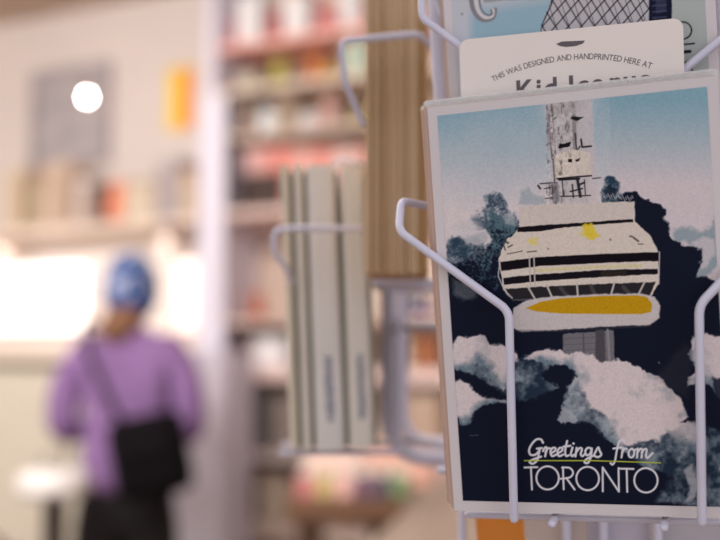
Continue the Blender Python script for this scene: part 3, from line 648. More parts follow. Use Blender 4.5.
NAVY = (14, 19, 36); TEAL = (74, 98, 108); CLD = (190, 178, 180); CRM = (196, 186, 176)
def paint_front(u, v):
    H = homog([(0, 0), (1, 0), (0, 1), (1, 1)], [(437.4, 115.8), (707, 86.7), (463, 501.2), (724.9, 506.7)])
    q = H @ np.stack([u.ravel(), v.ravel(), np.ones(u.size)]); X = (q[0] / q[2]).reshape(u.shape); Y = (q[1] / q[2]).reshape(u.shape)
    c = Canvas(X, Y); n1 = fbm(X, Y, 40, 5); n2 = fbm(X, Y, 9, 15); gr = vnoise(X, Y, 1.7, 77); n3a = fbm(X, Y, 12, 66, 4)
    t = np.clip((Y - 112 + (X - 440) * .06) / 100 + (n1 - .5) * .3, 0, 1)
    pale = np.clip(1 - np.abs(X - 568) / 36, 0, 1) ** .7
    c.C = lerpc((128, 158, 172), (196, 187, 189), np.maximum(t, pale * .75))
    c.C = np.where((X > 610)[..., None], lerpc((120, 154, 168), (190, 181, 185), np.clip((Y - 100) / 85, 0, 1)), c.C)
    bl = np.clip(1 - np.abs(X - 612) / 12, 0, 1) * 0
    def mott(X_, Y_):       # teal to navy smoke, darker downwards
        k = np.clip((Y_ - 222) / 60 + (n2 - .5) * 1.6 + (gr - .5) * 1.1, 0, 1); return lerpc(TEAL, NAVY, k)
    def mott2(X_, Y_): return lerpc((36, 56, 74), (158, 162, 168), np.clip((n3a - .42) * 2.4 + (gr - .5) * .9, 0, 1))
    # base darkness of the lower half
    c.poly([(430, 300), (452, 297), (478, 290), (505, 285), (655, 280), (700, 282), (740, 290), (740, 520), (430, 520)], NAVY, 4, 10, 3)
    # left smoke
    c.poly([(486, 200), (492, 193), (500, 196), (508, 204), (506, 211), (496, 213), (487, 209)], mott2, 4, 6, 6, .85)
    c.poly([(500, 208), (516, 214), (520, 230), (512, 240), (500, 238), (488, 232), (476, 232), (472, 222), (480, 214), (488, 211)], mott2, 5, 9, 7, .8)
    c.poly([(490, 213), (501, 220), (512, 221), (519, 232), (512, 243), (504, 252), (500, 262), (502, 292), (448, 300), (447, 265), (470, 262), (486, 254), (492, 240), (486, 228)], mott, 3, 6, 5)
    c.poly([(449, 243), (458, 238), (466, 242), (475, 240), (484, 246), (488, 258), (502, 262), (502, 290), (448, 288)], mott, 4, 6, 5, .85)
    c.poly([(447, 247), (452, 239), (462, 241), (470, 249), (466, 262), (450, 266)], mott2, 3, 5, 4, .8)
    c.poly([(458, 226), (474, 220), (482, 226), (476, 236), (460, 236)], (176, 176, 180), 6, 8, 5, .5)
    c.poly([(503, 214), (514, 218), (515, 226), (506, 226)], (150, 158, 164), 3, 6, 5, .7)
    c.poly([(478, 236), (488, 233), (487, 245), (478, 248), (466, 246), (466, 239)], (166, 166, 172), 3, 4, 3, .9)
    c.poly([(453, 282), (464, 284), (480, 292), (476, 300), (462, 302), (453, 296)], (98, 104, 112), 5, 5, 3, .7)
    # pale smoke behind the tower top
    c.poly([(519, 206), (520, 193), (528, 188), (534, 196), (545, 200), (545, 206)], (140, 152, 160), 3, 4, 3, .7)
    # right smoke
    c.poly([(604, 182), (608, 177), (615, 178), (620, 184), (619, 194), (628, 199), (624, 205), (602, 205), (601, 192)], mott2, 2, 4, 4)
    c.poly([(602, 192), (610, 186), (617, 190), (617, 198), (606, 202)], (24, 34, 50), 2.5, 4, 3, .85)
    c.poly([(672, 232), (684, 229), (700, 233), (712, 228), (714, 216), (718, 230), (716, 262), (708, 276), (694, 284), (688, 268), (694, 255), (684, 243), (672, 244)], (124, 140, 148), 4, 6, 4, .85)
    c.poly([(690, 244), (704, 238), (712, 242), (712, 255), (706, 268), (698, 272)], (180, 174, 178), 3, 5, 3, .9)
    c.poly([(618, 202), (626, 194), (634, 194), (642, 199), (652, 203), (660, 208), (666, 214), (661, 220), (668, 228), (668, 239), (676, 243), (682, 249), (693, 249), (699, 254), (697, 268), (694, 278), (712, 282), (722, 285), (728, 345), (690, 335), (684, 352), (700, 392), (690, 420), (655, 400), (645, 330), (640, 250), (632, 225), (630, 208)], NAVY, 1.6, 5, 5)
    # ---------------- tower shaft
    LG = (178, 172, 174)
    c.poly([(545, 104), (583, 100), (588, 205), (553, 207)], LG, 1.5, 1, 1, .95)
    c.poly([(583, 100), (592, 99), (597, 204), (588, 205)], (186, 176, 178), 3, 1, 1, .8)
    for i, (a, b, w, cc) in enumerate([((547, 106), (552, 160), 1.4, (90, 88, 94)), ((552, 104), (556, 160), 1, (140, 134, 138)), ((548, 112), (549, 150), 3, (150, 144, 148)), ((553, 160), (556, 206), 1.6, (96, 92, 98)), ((574, 116), (575, 150), 4, (128, 124, 126)), ((575, 134), (577, 156), 1.6, (60, 58, 62)), ((553, 120), (556, 118), 2, (110, 106, 110))]):
        c.line([a, b], w, cc, .9)
    c.line([(546, 132), (552, 128)], 1, (110, 106, 110)); c.line([(546, 146), (553, 143)], 1, (110, 106, 110))
    for k in range(9): c.line([(546 + k * .7, 108 + k * 6), (551 + k * .6, 111 + k * 6)], .8, (120, 116, 120), .8); 
    c.poly([(551, 103), (577, 101), (577, 113), (551, 115)], (164, 158, 160), 1, 0, 1)
    c.poly([(572, 117), (584, 117), (577, 121), (571, 120)], (30, 28, 34), .8, 0, 2)
    c.poly([(559, 145), (571, 143), (570, 147), (563, 149), (558, 149)], (20, 18, 24), .8, 0, 2)
    c.line([(581, 140), (582, 148), (591, 147)], 1.8, (30, 28, 34)); c.line([(578, 150), (580, 147)], 1.2, (40, 38, 44))
    c.poly([(555, 157), (571, 150), (590, 153), (591, 177), (556, 179)], CRM, 1, 1, 1)
    c.poly([(568, 160), (572, 160), (572, 163), (568, 163)], (18, 16, 20), .7, 0, 1); c.poly([(575, 161), (580, 159), (579, 162), (576, 163)], (40, 38, 42), .7)
    c.line([(557, 180), (577, 178), (591, 177)], 1.5, (20, 18, 24)); c.line([(559, 181), (579, 180)], 2, (24, 22, 28))
    # mast base clutter
    for a, b, w in [((540, 185), (556, 184), 1.2), ((538, 187), (540, 190), 2), ((544, 190), (550, 189), 1), ((577, 180), (580, 198), 3), ((579, 186), (584, 184), 2), ((572, 186), (573, 199), 1.4), ((562, 182), (563, 198), 1), ((584, 181), (585, 197), 1), ((560, 198), (590, 197), 1.2), ((545, 200), (556, 199), 1), ((592, 180), (600, 179), 1), ((570, 193), (582, 190), 1.5)]:
        c.line([a, b], w, (34, 32, 38), .9)
    c.poly([(551, 184), (558, 183), (559, 204), (552, 205)], (120, 116, 122), 1.5, 0, 2, .8)
    for k in range(18):
        x = 604 + k * 1.6; y = 198 - (k % 3) * 1.4 + (k > 9) * 2; c.line([(x, y), (x + 1, y + 2.5)], .8, (170, 168, 176), .9)
    sh = (X > 546) & (X < 592) & (Y < 206) & (Y > 98); g2 = fbm(X * 2.2, Y * .8, 5, 120, 3); dk = (np.clip((g2 - .56) * 5, 0, 1) * .38 + (fbm(X, Y, 3, 140, 2) - .5) * .25) * sh * np.clip((584 - X) / 20, 0.1, 1)
    c.C = c.C * (1 - np.clip(dk, -.05, .6)[..., None])
    # ---------------- pod
    c.poly([(519, 209), (540, 206), (634, 203), (634, 223), (600, 225), (519, 231)], (190, 180, 174), 1, 1, 1)
    c.poly([(517, 231), (560, 227), (633, 222), (650, 238), (657, 254), (657, 286), (648, 300), (512, 302), (503, 292), (498, 262), (503, 247), (508, 240), (512, 238)], CRM, 1, 1.5, 1.5)
    c.poly([(518, 229), (540, 227), (560, 226), (600, 223), (632, 221), (632, 224), (600, 226), (566, 229), (540, 233), (517, 234)], (16, 12, 20), .8, 0, 1)
    c.poly([(500, 264), (540, 259), (600, 256), (657, 254), (658, 263), (600, 265), (540, 268), (501, 273)], (14, 10, 18), .8, .5, .8)
    c.poly([(503, 280), (530, 277), (600, 272), (656, 271), (656, 276), (600, 279), (540, 283), (504, 287)], (18, 14, 22), .8, .5, 1)
    c.poly([(600, 273), (625, 272), (625, 277), (600, 279)], (60, 52, 36), 2, 0, 3, .5)
    c.line([(536, 272.5), (600, 269), (640, 267.5)], 2.4, (192, 182, 120), .6)
    c.poly([(505, 291), (540, 289), (600, 286), (654, 284), (648, 298), (600, 299), (512, 302)], (36, 34, 38), 1, .5, 1.5)
    for a, b in (((527, 288), (535, 302)), ((546, 287), (552, 301)), ((576, 286), (577, 300)), ((613, 285), (609, 299)), ((643, 284), (636, 298))): c.line([a, b], 2, (176, 170, 166), .95)
    for a, b in (((560, 290), (566, 298)), ((590, 288), (594, 298)), ((622, 289), (628, 296))): c.line([a, b], 4, (84, 80, 80), .6, 2)
    for x in (529, 533.5): c.line([(x, 258), (x + 1, 288)], 1.6, (176, 168, 164), .9)
    c.line([(500, 262), (498, 278), (504, 292), (512, 300)], 1.2, (172, 170, 176), .9); c.line([(658, 254), (657, 286)], 1.2, (180, 172, 174), .9)
    for a, b, w in (((507, 256), (522, 253), 1), ((508, 249), (512, 247), 1.5), ((629, 238), (632, 239), 1.6), ((633, 240), (637, 243), 2), ((637, 246), (642, 246), 1), ((609, 241), (610, 242), 1.2), ((547, 250), (548, 251), 1), ((527, 254), (536, 253), 1.2), ((505, 243), (508, 245), 2), ((504, 248), (505, 252), 1.4)): c.line([a, b], w, (60, 54, 56), .8)
    c.poly([(580, 226), (590, 224), (594, 230), (598, 238), (592, 242), (587, 240), (583, 234)], (206, 180, 40), 2.5, 3, 5, .85)
    c.poly([(578, 234), (600, 236), (600, 239), (580, 238)], (200, 180, 60), 2, 2, 4, .5)
    c.poly([(528, 240), (537, 240), (537, 247), (528, 246)], (204, 184, 90), 2.5, 2, 4, .7)
    # disc
    c.poly([(512, 318), (513, 310), (524, 303), (545, 299), (600, 296), (640, 295.5), (653, 299), (658.5, 308), (657, 320), (648, 327), (600, 329), (560, 332), (522, 334), (512, 330)], (182, 174, 174), 1.5, .5, 1.5)
    c.poly([(525, 310.5), (540, 304), (560, 300.5), (600, 298), (636, 297.5), (645, 299), (650, 306), (649, 314), (640, 316), (600, 316), (560, 315.5), (536, 313.5)], (176, 134, 16), 1, 0, .4)
    c.line([(516, 333), (560, 333), (610, 330), (648, 328)], 1.2, (70, 66, 70), .6, 2)
    # shaft beneath
    c.poly([(562, 336), (612, 332), (613, 370), (562, 370)], (104, 102, 108), 1.5, 0, 2)
    c.poly([(594, 332), (603, 332), (604, 370), (594, 370)], (70, 68, 74), 1.5, 0, 1); c.line([(582, 336), (583, 368)], 1.5, (80, 78, 84)); c.line([(606, 332), (608, 368)], 2.5, (128, 126, 132), .9)
    for k in range(4): c.line([(563, 341 + k * 6), (594, 339 + k * 6)], .8, (84, 82, 88), .8)
    # ---------------- clouds
    n3 = fbm(X, Y, 18, 91, 5); n4 = fbm(X, Y, 5, 95, 3)
    def cl(X_, Y_, low): return lerpc((196, 184, 186), (92, 110, 122), np.clip(low * 1.1 * (n3 + .35) + (n3 - .58) * 1.6 + (n4 - .5) * .5 * low, 0, .95))
    def tl(X_, Y_): return lerpc((30, 44, 60), (138, 148, 156), np.clip((n3 - .36) * 2.6 + (n4 - .5) * 1.0, 0, 1))
    c.poly([(455, 350), (466, 342), (500, 355), (520, 362), (538, 375), (540, 385), (530, 398), (512, 402), (498, 392), (480, 380), (462, 372)], tl, 3, 8, 5)
    c.poly([(452, 344), (458, 338), (468, 340), (475, 338), (486, 340), (492, 347), (502, 346), (512, 352), (520, 362), (513, 368), (508, 381), (503, 392), (494, 385), (490, 372), (478, 365), (470, 373), (458, 372), (450, 366)], cl, 2, 7, 4)
    c.poly([(452, 384), (461, 381), (470, 386), (475, 394), (484, 399), (496, 402), (512, 402), (514, 405), (496, 405), (482, 408), (474, 413), (470, 422), (464, 427), (456, 420)], cl, 2, 6, 4)
    c.poly([(514, 362), (524, 358), (534, 363), (546, 364), (556, 360), (564, 366), (548, 378), (556, 390), (540, 398), (520, 404), (514, 400)], tl, 3, 8, 5)
    c.poly([(524, 360), (534, 353), (545, 351), (556, 352), (566, 356), (577, 354), (590, 358), (602, 364), (616, 362), (628, 366), (640, 371), (652, 377), (662, 384), (671, 393), (678, 400), (684, 410), (685, 420), (677, 424), (688, 424), (702, 428), (702, 440), (680, 440), (664, 452), (640, 466), (618, 452), (604, 440), (598, 430), (590, 424), (576, 420), (566, 414), (562, 405), (568, 398), (566, 388), (572, 382), (568, 372), (554, 368), (545, 366), (534, 364)], cl, 1.8, 5, 4)
    c.poly([(566, 388), (576, 380), (584, 394), (590, 408), (606, 420), (614, 436), (604, 440), (590, 424), (574, 422), (562, 410)], tl, 4, 8, 4, .8)
    c.poly([(540, 376), (548, 368), (560, 366), (570, 371), (575, 378), (566, 383), (552, 385), (543, 383)], NAVY, 2, 5, 4)
    c.poly([(556, 420), (562, 409), (570, 412), (578, 419), (574, 424), (560, 424)], (150, 154, 162), 2, 4, 4, .9)
    c.poly([(656, 437), (690, 424), (735, 440), (740, 520), (690, 503), (652, 502), (668, 480), (654, 466)], tl, 4, 9, 5, .9)
    c.poly([(618, 448), (648, 440), (672, 452), (660, 463), (664, 472), (650, 470), (636, 466)], tl, 3, 8, 5, .85)
    c.poly([(660, 430), (692, 424), (704, 440), (700, 462), (688, 450), (670, 444)], cl, 4, 8, 4, .7)
    c.poly([(681, 470), (690, 464), (694, 480), (690, 496), (680, 503), (684, 484)], (160, 160, 166), 3, 6, 4, .8)
    c.poly([(690, 340), (702, 336), (735, 342), (740, 420), (724, 412), (716, 398), (706, 386), (696, 384), (685, 387), (684, 380), (694, 374), (690, 364), (684, 356)], cl, 2, 6, 4)
    c.poly([(708, 378), (722, 380), (740, 410), (740, 440), (724, 420), (712, 398)], NAVY, 3, 6, 4, .85)
    c.poly([(652, 380), (682, 345), (690, 352), (684, 400), (672, 392)], (58, 54, 62), 5, 4, 2, .35)
    c.line([(656, 364), (657, 365)], 1.2, (130, 130, 136), .7); c.line([(470, 437), (478, 436.5)], .8, (90, 90, 98), .7)
    g3 = vnoise(X, Y, 1.3, 201); lum = c.C.mean(-1); c.C = c.C * (1 + ((g3 - .5) * .07 * (lum > 60))[..., None]); sp = (g3 > .93) & (lum > 60) & (lum < 150) & (Y > 180); c.C = np.where(sp[..., None], c.C * .6, c.C)
    # ---------------- lettering
    S = lambda p, kx=1.0, x0=0: [(510 + (58 + (x - 58) * kx + x0) / 3.43, 420 + y / 3.43) for x, y in p]
    INKW = (196, 194, 200); W2 = 2.2
    G = [[(95, 82), (90, 71), (79, 71), (68, 86), (61, 106), (64, 122), (75, 123), (84, 112), (87, 101), (84, 124), (80, 142), (70, 153), (62, 147), (70, 139), (90, 129)], [(80, 102), (92, 100)],
         [(95, 110), (100, 98), (104, 101), (100, 128)], [(101, 114), (107, 101), (113, 102)],
         [(114, 118), (124, 109), (125, 100), (118, 100), (113, 113), (117, 127), (127, 122)],
         [(131, 118), (141, 109), (142, 100), (135, 100), (130, 113), (134, 127), (144, 122)],
         [(154, 76), (149, 108), (151, 126), (158, 124)], [(145, 95), (162, 92)],
         [(167, 98), (163, 118), (166, 127), (171, 122)], [(169, 84), (170, 85)],
         [(177, 99), (174, 128)], [(176, 114), (184, 100), (190, 103), (187, 120), (191, 127), (197, 120)],
         [(213, 101), (204, 99), (198, 111), (202, 124), (210, 118), (214, 101), (211, 132), (204, 150), (196, 147), (201, 137), (216, 126)],
         [(219, 124), (229, 98), (233, 108), (237, 122), (229, 130), (220, 126)]]
    for p in G: c.line(smooth(S(p, 1.38)), W2, INKW)
    fr = [[(383, 78), (373, 72), (364, 82), (357, 110), (351, 142), (343, 155), (336, 150)], [(346, 101), (374, 97)],
          [(378, 100), (373, 131)], [(375, 115), (384, 101), (391, 103)],
          [(408, 101), (398, 110), (398, 126), (407, 131), (415, 122), (415, 108), (408, 101), (416, 106), (422, 104)],
          [(428, 101), (425, 131)], [(427, 114), (437, 102), (443, 106), (440, 131)], [(441, 114), (452, 102), (458, 106), (455, 125), (461, 132), (478, 116)]]
    for p in fr: c.line(smooth(S(p)), W2 * .95, INKW)
    c.line([(523.5, 461.6), (590, 461.4), (657, 463.4)], 1.1, (168, 176, 60))
    w = 1.95; KX = lambda x: 523.5 + (x - 523.5) * .972
    def circ(x, y, rx, ry): c.line([(KX(x) + rx * .985 * math.cos(a), y + ry * math.sin(a)) for a in np.linspace(0, 2 * math.pi, 33)], w, INKW)
    c.line([(KX(523.5), 468.3), (KX(536.5), 468.0)], w, INKW); c.line([(KX(530), 468), (KX(531), 490)], w, INKW)
    circ(546.8, 478.5, 11.2, 11.4)
    c.line([(KX(562.3), 468), (KX(563), 489.6)], w, INKW); c.line(smooth([(KX(561.5), 468.3), (KX(569), 468.6), (KX(572.5), 473), (KX(569.5), 477.8), (KX(560), 479.3)]), w, INKW); c.line([(KX(566), 479), (KX(574), 489.8)], w, INKW)
    circ(587.2, 479.0, 11.3, 11.5)
    c.line([(KX(602.4), 491.5), (KX(602.4), 468), (KX(618.6), 491.8), (KX(618.4), 468.6)], w, INKW)
    c.line([(KX(619.5), 469.2), (KX(633.5), 469.5)], w, INKW); c.line([(KX(626.6), 469.3), (KX(627), 492)], w, INKW)
    circ(645.9, 480.6, 11.6, 12)
    return c.C
# ---- front postcard
BW, BH = .1186, .1764
def bendf(x, y): return 0.0 * x
def card(name, label, cat, mw, w, h, th, m, group=None, sleeve=True, film_up=.002):
    t = thing(name, label, cat, mw=mw, group=group)
    obj('card', prism(rrect(w, h, .0006), -th, 0), m, t)
    if sleeve:
        s = obj('clear_sleeve', prism(rrect(w + .0004, h + .0012 + film_up, .0006), -th - .0004, -th - .0002), FILM, t); s.location = (0, film_up / 2, 0)
    return t
M_border = mat('white_card_border', (212, 205, 208), .6, var=.02, scale=20)
fc = card('postcard', 'front postcard printed Greetings from TORONTO with a white tower among dark clouds', 'postcard', MF @ Matrix.Translation((0, -.0003, 0)), BW, BH, .0006, M_border)
p = grid_print('tower_print', 500, 760, .110, .168, paint_front, fc, (0, .0003, .00015))
# cards behind it, slipped a little to the left one after another
rr = random.Random(4)
for i in range(9):
    o = -.0012 - i * .0012; dx = .36 * o - .0004 - i * .0002 + rr.uniform(-.0002, .0002)
    mw = MF @ Matrix.Translation((dx, .0002 + .00035 * i * (i < 5), o)) @ Matrix.Rotation(math.radians(rr.uniform(-.15, .15)), 4, 'Z')
    card('postcard', 'postcard in a clear sleeve stacked behind the front tower postcard', 'postcard', mw, BW, BH, .0005, M_cardedge if i % 3 else mat('card_stock_tan', (204, 168, 150), .8), 'postcards stacked behind the front one', True, .0012 + .0008 * (i < 2))
# ---- text helper (built-in font)
GL = {}; OFFS = [0.0]
def glyph(ch):
    k_ = (ch, OFFS[0])
    if k_ not in GL:
        cu = bpy.data.curves.new('g', 'FONT'); cu.body = ch; cu.size = 1; cu.extrude = 0; cu.offset = OFFS[0]; cu.align_x = 'CENTER'; cu.resolution_u = 4
        o = bpy.data.objects.new('g', cu); COL.objects.link(o); bpy.context.view_layer.update()
        me = bpy.data.meshes.new_from_object(o.evaluated_get(bpy.context.evaluated_depsgraph_get()))
        o2w = max([v.co.x for v in me.vertices] or [0]) - min([v.co.x for v in me.vertices] or [0]) if len(me.vertices) else .25
        bpy.data.objects.remove(o); bpy.data.curves.remove(cu); GL[k_] = (me, o2w)
    return GL[k_]
def add_glyph(bm, ch, M):
    me, w = glyph(ch)
    if len(me.vertices):
        b2 = bmesh.new(); b2.from_mesh(me); b2.transform(M); tmp = bpy.data.meshes.new('t'); b2.to_mesh(tmp); b2.free(); bm.from_mesh(tmp); bpy.data.meshes.remove(tmp)
# ---- hand printed tag card, rounded corners, standing behind the stack
TO = -.0155
c0, c1, c2 = PLl(459, 40, TO), PLl(683, 17.5, TO), PLl(460, 98, TO)
tw = (c1 - c0).length; th_ = .150
ang = math.atan2(c1.y - c0.y, c1.x - c0.x); cen = (c0 + c1) / 2
mt = MF @ Matrix.Translation((cen.x, cen.y, TO)) @ Matrix.Rotation(ang, 4, 'Z') @ Matrix.Translation((0, -th_ / 2, 0))
tg = thing('divider_card', 'cream card with curved lettering and rounded corner sticking up behind the tower postcard', 'card', mw=mt)
obj('card', prism(rrect(tw, th_, .0042), -.0006, 0), mat('cream_card', (236, 227, 222), .75, var=.015, scale=30), tg)
imt = mt.inverted()
def tl_(px, py): v = imt @ PL(px, py, TO); return v.x, v.y
M_ink = mat('grey_ink', (96, 90, 96), .7); bm = bmesh.new()
# arc through three read-off points
(xa, ya), (xb, yb), (xc, yc) = tl_(493, 82), tl_(570, 60), tl_(651, 69)
D_ = 2 * (xa * (yb - yc) + xb * (yc - ya) + xc * (ya - yb)); ux = ((xa**2 + ya**2) * (yb - yc) + (xb**2 + yb**2) * (yc - ya) + (xc**2 + yc**2) * (ya - yb)) / D_; uy = ((xa**2 + ya**2) * (xc - xb) + (xb**2 + yb**2) * (xa - xc) + (xc**2 + yc**2) * (xb - xa)) / D_
Rr = math.hypot(xa - ux, ya - uy); a0 = math.atan2(ya - uy, xa - ux); a1 = math.atan2(yc - uy, xc - ux)
txt = 'THIS WAS DESIGNED AND HANDPRINTED HERE AT'; sz = .0031
adv = [(glyph(ch)[1] + .16 if ch != ' ' else .34) for ch in txt]; tot = sum(adv); pos = 0
for ch, ad in zip(txt, adv):
    a = a0 + (a1 - a0) * (pos + ad / 2) / tot; pos += ad
    if ch != ' ': add_glyph(bm, ch, Matrix.Translation((ux + Rr * math.cos(a), uy + Rr * math.sin(a), .0001)) @ Matrix.Rotation(a - math.pi / 2, 4, 'Z') @ Matrix.Diagonal((sz * .98, sz * 1.15, 1, 1)))
# shop name, its lower half hidden behind the postcard
OFFS[0] = .025; xk, yk = tl_(513, 81); x2, y2 = tl_(652, 68); an = math.atan2(y2 - yk, x2 - xk); pos = 0
txt = 'Kid Icarus'; adv = [(glyph(ch)[1] + .14 if ch != ' ' else .3) for ch in txt]; sc = math.hypot(x2 - xk, y2 - yk) / sum(adv)
for ch, ad in zip(txt, adv):
    r_ = (pos + ad / 2) * sc; pos += ad
    if ch != ' ': add_glyph(bm, ch, Matrix.Translation((xk + r_ * math.cos(an), yk + r_ * math.sin(an) - .70 * sc, .0001)) @ Matrix.Rotation(an, 4, 'Z') @ Matrix.Scale(sc, 4))
obj('lettering', bm, M_ink, tg)
# small feather-like mark at the top
mk = [(556, 44), (562, 41.5), (574, 41), (585, 40.5), (583, 43.5), (576, 46), (566, 47), (560, 46)]
obj('printed_mark', prism([tl_(*q) for q in mk], 0, .0001), M_ink, tg)

# ---- upper postcard behind, with lattice building
def paint_upper(u, v):
    # card spans these photo pixels, read on its own plane
    H = homog([(0, 0), (1, 0), (0, 1), (1, 1)], UPX)
    q = H @ np.stack([u.ravel(), v.ravel(), np.ones(u.size)]); X = (q[0] / q[2]).reshape(u.shape); Y = (q[1] / q[2]).reshape(u.shape)
    c = Canvas(X, Y); n2 = fbm(X, Y, 9, 15)
    c.C = lerpc((176, 178, 186), (166, 174, 182), np.clip(n2, 0, 1))
    c.poly([(466, 26), (500, 14), (545, 4), (545, 60), (466, 60)], (136, 164, 178), 5, 6, 3)
    c.poly([(440, -60), (545, -60), (545, -2), (500, 6), (470, 14), (440, 20)], (170, 174, 182), 6, 6, 3)
    for k, (cc, w) in enumerate((((108, 106, 112), 3), ((168, 166, 170), 3), ((92, 90, 96), 1.2))):
        c.line(smooth([(468 + k * 3, 4 + k * 0), (473 + k * 3, 14), (482 + k * 2, 20 - k), (490, 18 - k * 2), (494 - k * 2, 10)]), w, cc)
    c.line(smooth([(478, -8), (480, 4), (486, 14), (492, 16)]), 5, (128, 128, 134)); c.line(smooth([(486, 0), (510, -2), (535, -1)]), 4, (140, 140, 146))
    c.poly([(544, -40), (552, 4), (541, 26), (541, 60), (650, 60), (650, -60)], (172, 168, 172), 1)
    for k in range(-8, 14):
        c.line([(541 + k * 13, -40), (541 + k * 13 + 62, 62)], 1.1, (26, 24, 32)); c.line([(541 + k * 13 + 60, -40), (541 + k * 13 - 30, 62)], 1.1, (26, 24, 32))
        c.line([(541 + k * 13 + 6, -40), (541 + k * 13 + 40, 62)], .6, (60, 58, 66))
    c.poly([(440, -60), (545, -60), (551, 3), (541, 26), (541, 62), (440, 62)], (0, 0, 0), 1, 0, 0, 0)
    c.line([(549, -20), (552, 3), (541, 27), (541, 60)], 1.2, (24, 22, 30))
    # lattice must not spill left of the dome
    L = (X < 541 + np.clip((26 - Y) * .4, 0, 11)) & (Y > -62)
    base = lerpc((176, 178, 186), (136, 164, 178), np.clip((Y - 4 + (X - 470) * .15) / 14, 0, 1) * np.clip((X - 466) / 10, 0, 1)); c.C = np.where(L[..., None], base, c.C)
    for k, (cc, w) in enumerate((((120, 118, 124), 5), ((192, 188, 190), 3.4), ((98, 96, 102), 1.6))):
        c.line(smooth([(470 + k * 4, -12), (473 + k * 4, 8), (481 + k * 3, 19 - k * 2), (492, 18 - k * 2), (495 - k * 2, 10)]), w, cc)
    c.poly([(478, -20), (540, -20), (540, -1), (500, 1), (484, 2)], (132, 132, 138), 2, 3, 2, .8)
    c.line([(461.5, 14), (462.5, 14)], 1.2, (70, 70, 80))
    c.poly([(649, -60), (672, -60), (672, 60), (649, 60)], (20, 22, 42), .8)
    for k in range(6): c.line([(653, -12 + k * 6), (666, -13 + k * 6)], 1.6, (66, 72, 96), .8)
    c.poly([(656, -60), (666, -60), (666, 12), (656, 14)], (70, 74, 100), 2, 0, 2, .5)
    c.poly([(672, -60), (760, -60), (760, 140), (672, 140)], (158, 164, 162), 1)
    K = (24, 22, 28)
    c.line([(683 + 8.5 * math.cos(a), 30.5 + 8.5 * math.sin(a)) for a in np.linspace(0, 2 * math.pi, 30)], 1.5, K)
    c.line([(676, 45), (694, 43.5)], 1.6, K); c.line([(680, 52.5), (690, 51.5)], 3, K); c.line([(676, 63), (694, 62)], 1.6, K)
    c.line(smooth([(693, 72), (689, 66), (682, 67), (680, 72), (690, 78), (690, 84), (682, 86)]), 1.5, K)
    return c.C
UO = -.0255
wu, hu = .1155, .176
ub = PLl(460, 232, UO); ut = PLl(448, 0, UO)
cu_ = Vector(((PLl(447, 60, UO).x + wu / 2), PLl(460, 232, UO).y + hu / 2, UO))
mu = MF @ Matrix.Translation(cu_) @ Matrix.Rotation(math.radians(0.2), 4, 'Z')
def wpx(w):      # world point back to photo pixel
    v = CR.transposed() @ (w - CAMPOS); return (360 + F * v.x / -v.z, 270 - F * v.y / -v.z)
pw, ph_ = wu - .008, hu - .009
UPX = [wpx(mu @ Vector((a * pw / 2, b * ph_ / 2, 0))) for a, b in ((-1, 1), (1, 1), (-1, -1), (1, -1))]
uc = card('postcard', 'upper postcard with a black lattice dome and dark tower, behind the cream card', 'postcard', mu, wu, hu, .0006, M_border)
grid_print('dome_print', 300, 430, pw, ph_, paint_upper, uc, (0, 0, .00015))
for i in range(5):
    dx = -.0004 - .0008 * i + rr.uniform(-.0003, .0003); mw = mu @ Matrix.Translation((dx, .0003, -.0016 - .0014 * i))
    card('postcard', 'postcard stacked behind the lattice dome postcard in the upper pocket', 'postcard', mw, wu, hu, .0005, M_cardedge, 'postcards behind the lattice dome one')

# ---- left-facing pockets: kraft cards and pale booklets seen edge-on
def side_frame(px, py, d, wdir):
    """x = thickness (image right), y = away from the viewer, z = up, origin at the near bottom left corner"""
    o = P(px, py, d); z = Vector((0, 0, 1)) * .9985 + cv(0, 0, 0); y = cv(*wdir); y.z = 0; y.normalize(); x = y.cross(Vector((0, 0, 1))).normalized(); z = Vector((0, 0, 1))
    return Matrix(((x.x, y.x, z.x, o.x), (x.y, y.y, z.y, o.y), (x.z, y.z, z.z, o.z), (0, 0, 0, 1)))
KM = side_frame(365, 274, .57, (.045, 0, 1))
kraft = [fibre_mat('kraft_paper_%d' % k, c0, c1, 120, 60, 14, .85) for k, (c0, c1) in enumerate((((206, 174, 134), (222, 192, 154)), ((210, 180, 142), (226, 198, 162)), ((196, 156, 108), (212, 174, 128)), ((216, 188, 154), (230, 206, 176))))]
N = 22; thk = .0365 / N
kc = None
for i in range(N):
    yj = rr.uniform(0, .0035); zj = rr.uniform(0, .0012); x = i * thk
    t = thing('kraft_card', 'brown kraft card seen edge-on in the tight stack of the left-facing pocket', 'card', mw=KM @ Matrix.Translation((x, yj, zj)), group='kraft cards in the left-facing pocket')
    obj('card', box(.0001, thk - .00025, 0, .112, 0, .178, .0003), kraft[(i * 7) % 4 if i < N - 3 else 2], t)
    obj('flap', box(thk - .00024, thk - .0001, .004, .108, .12, .176), kraft[2], t)
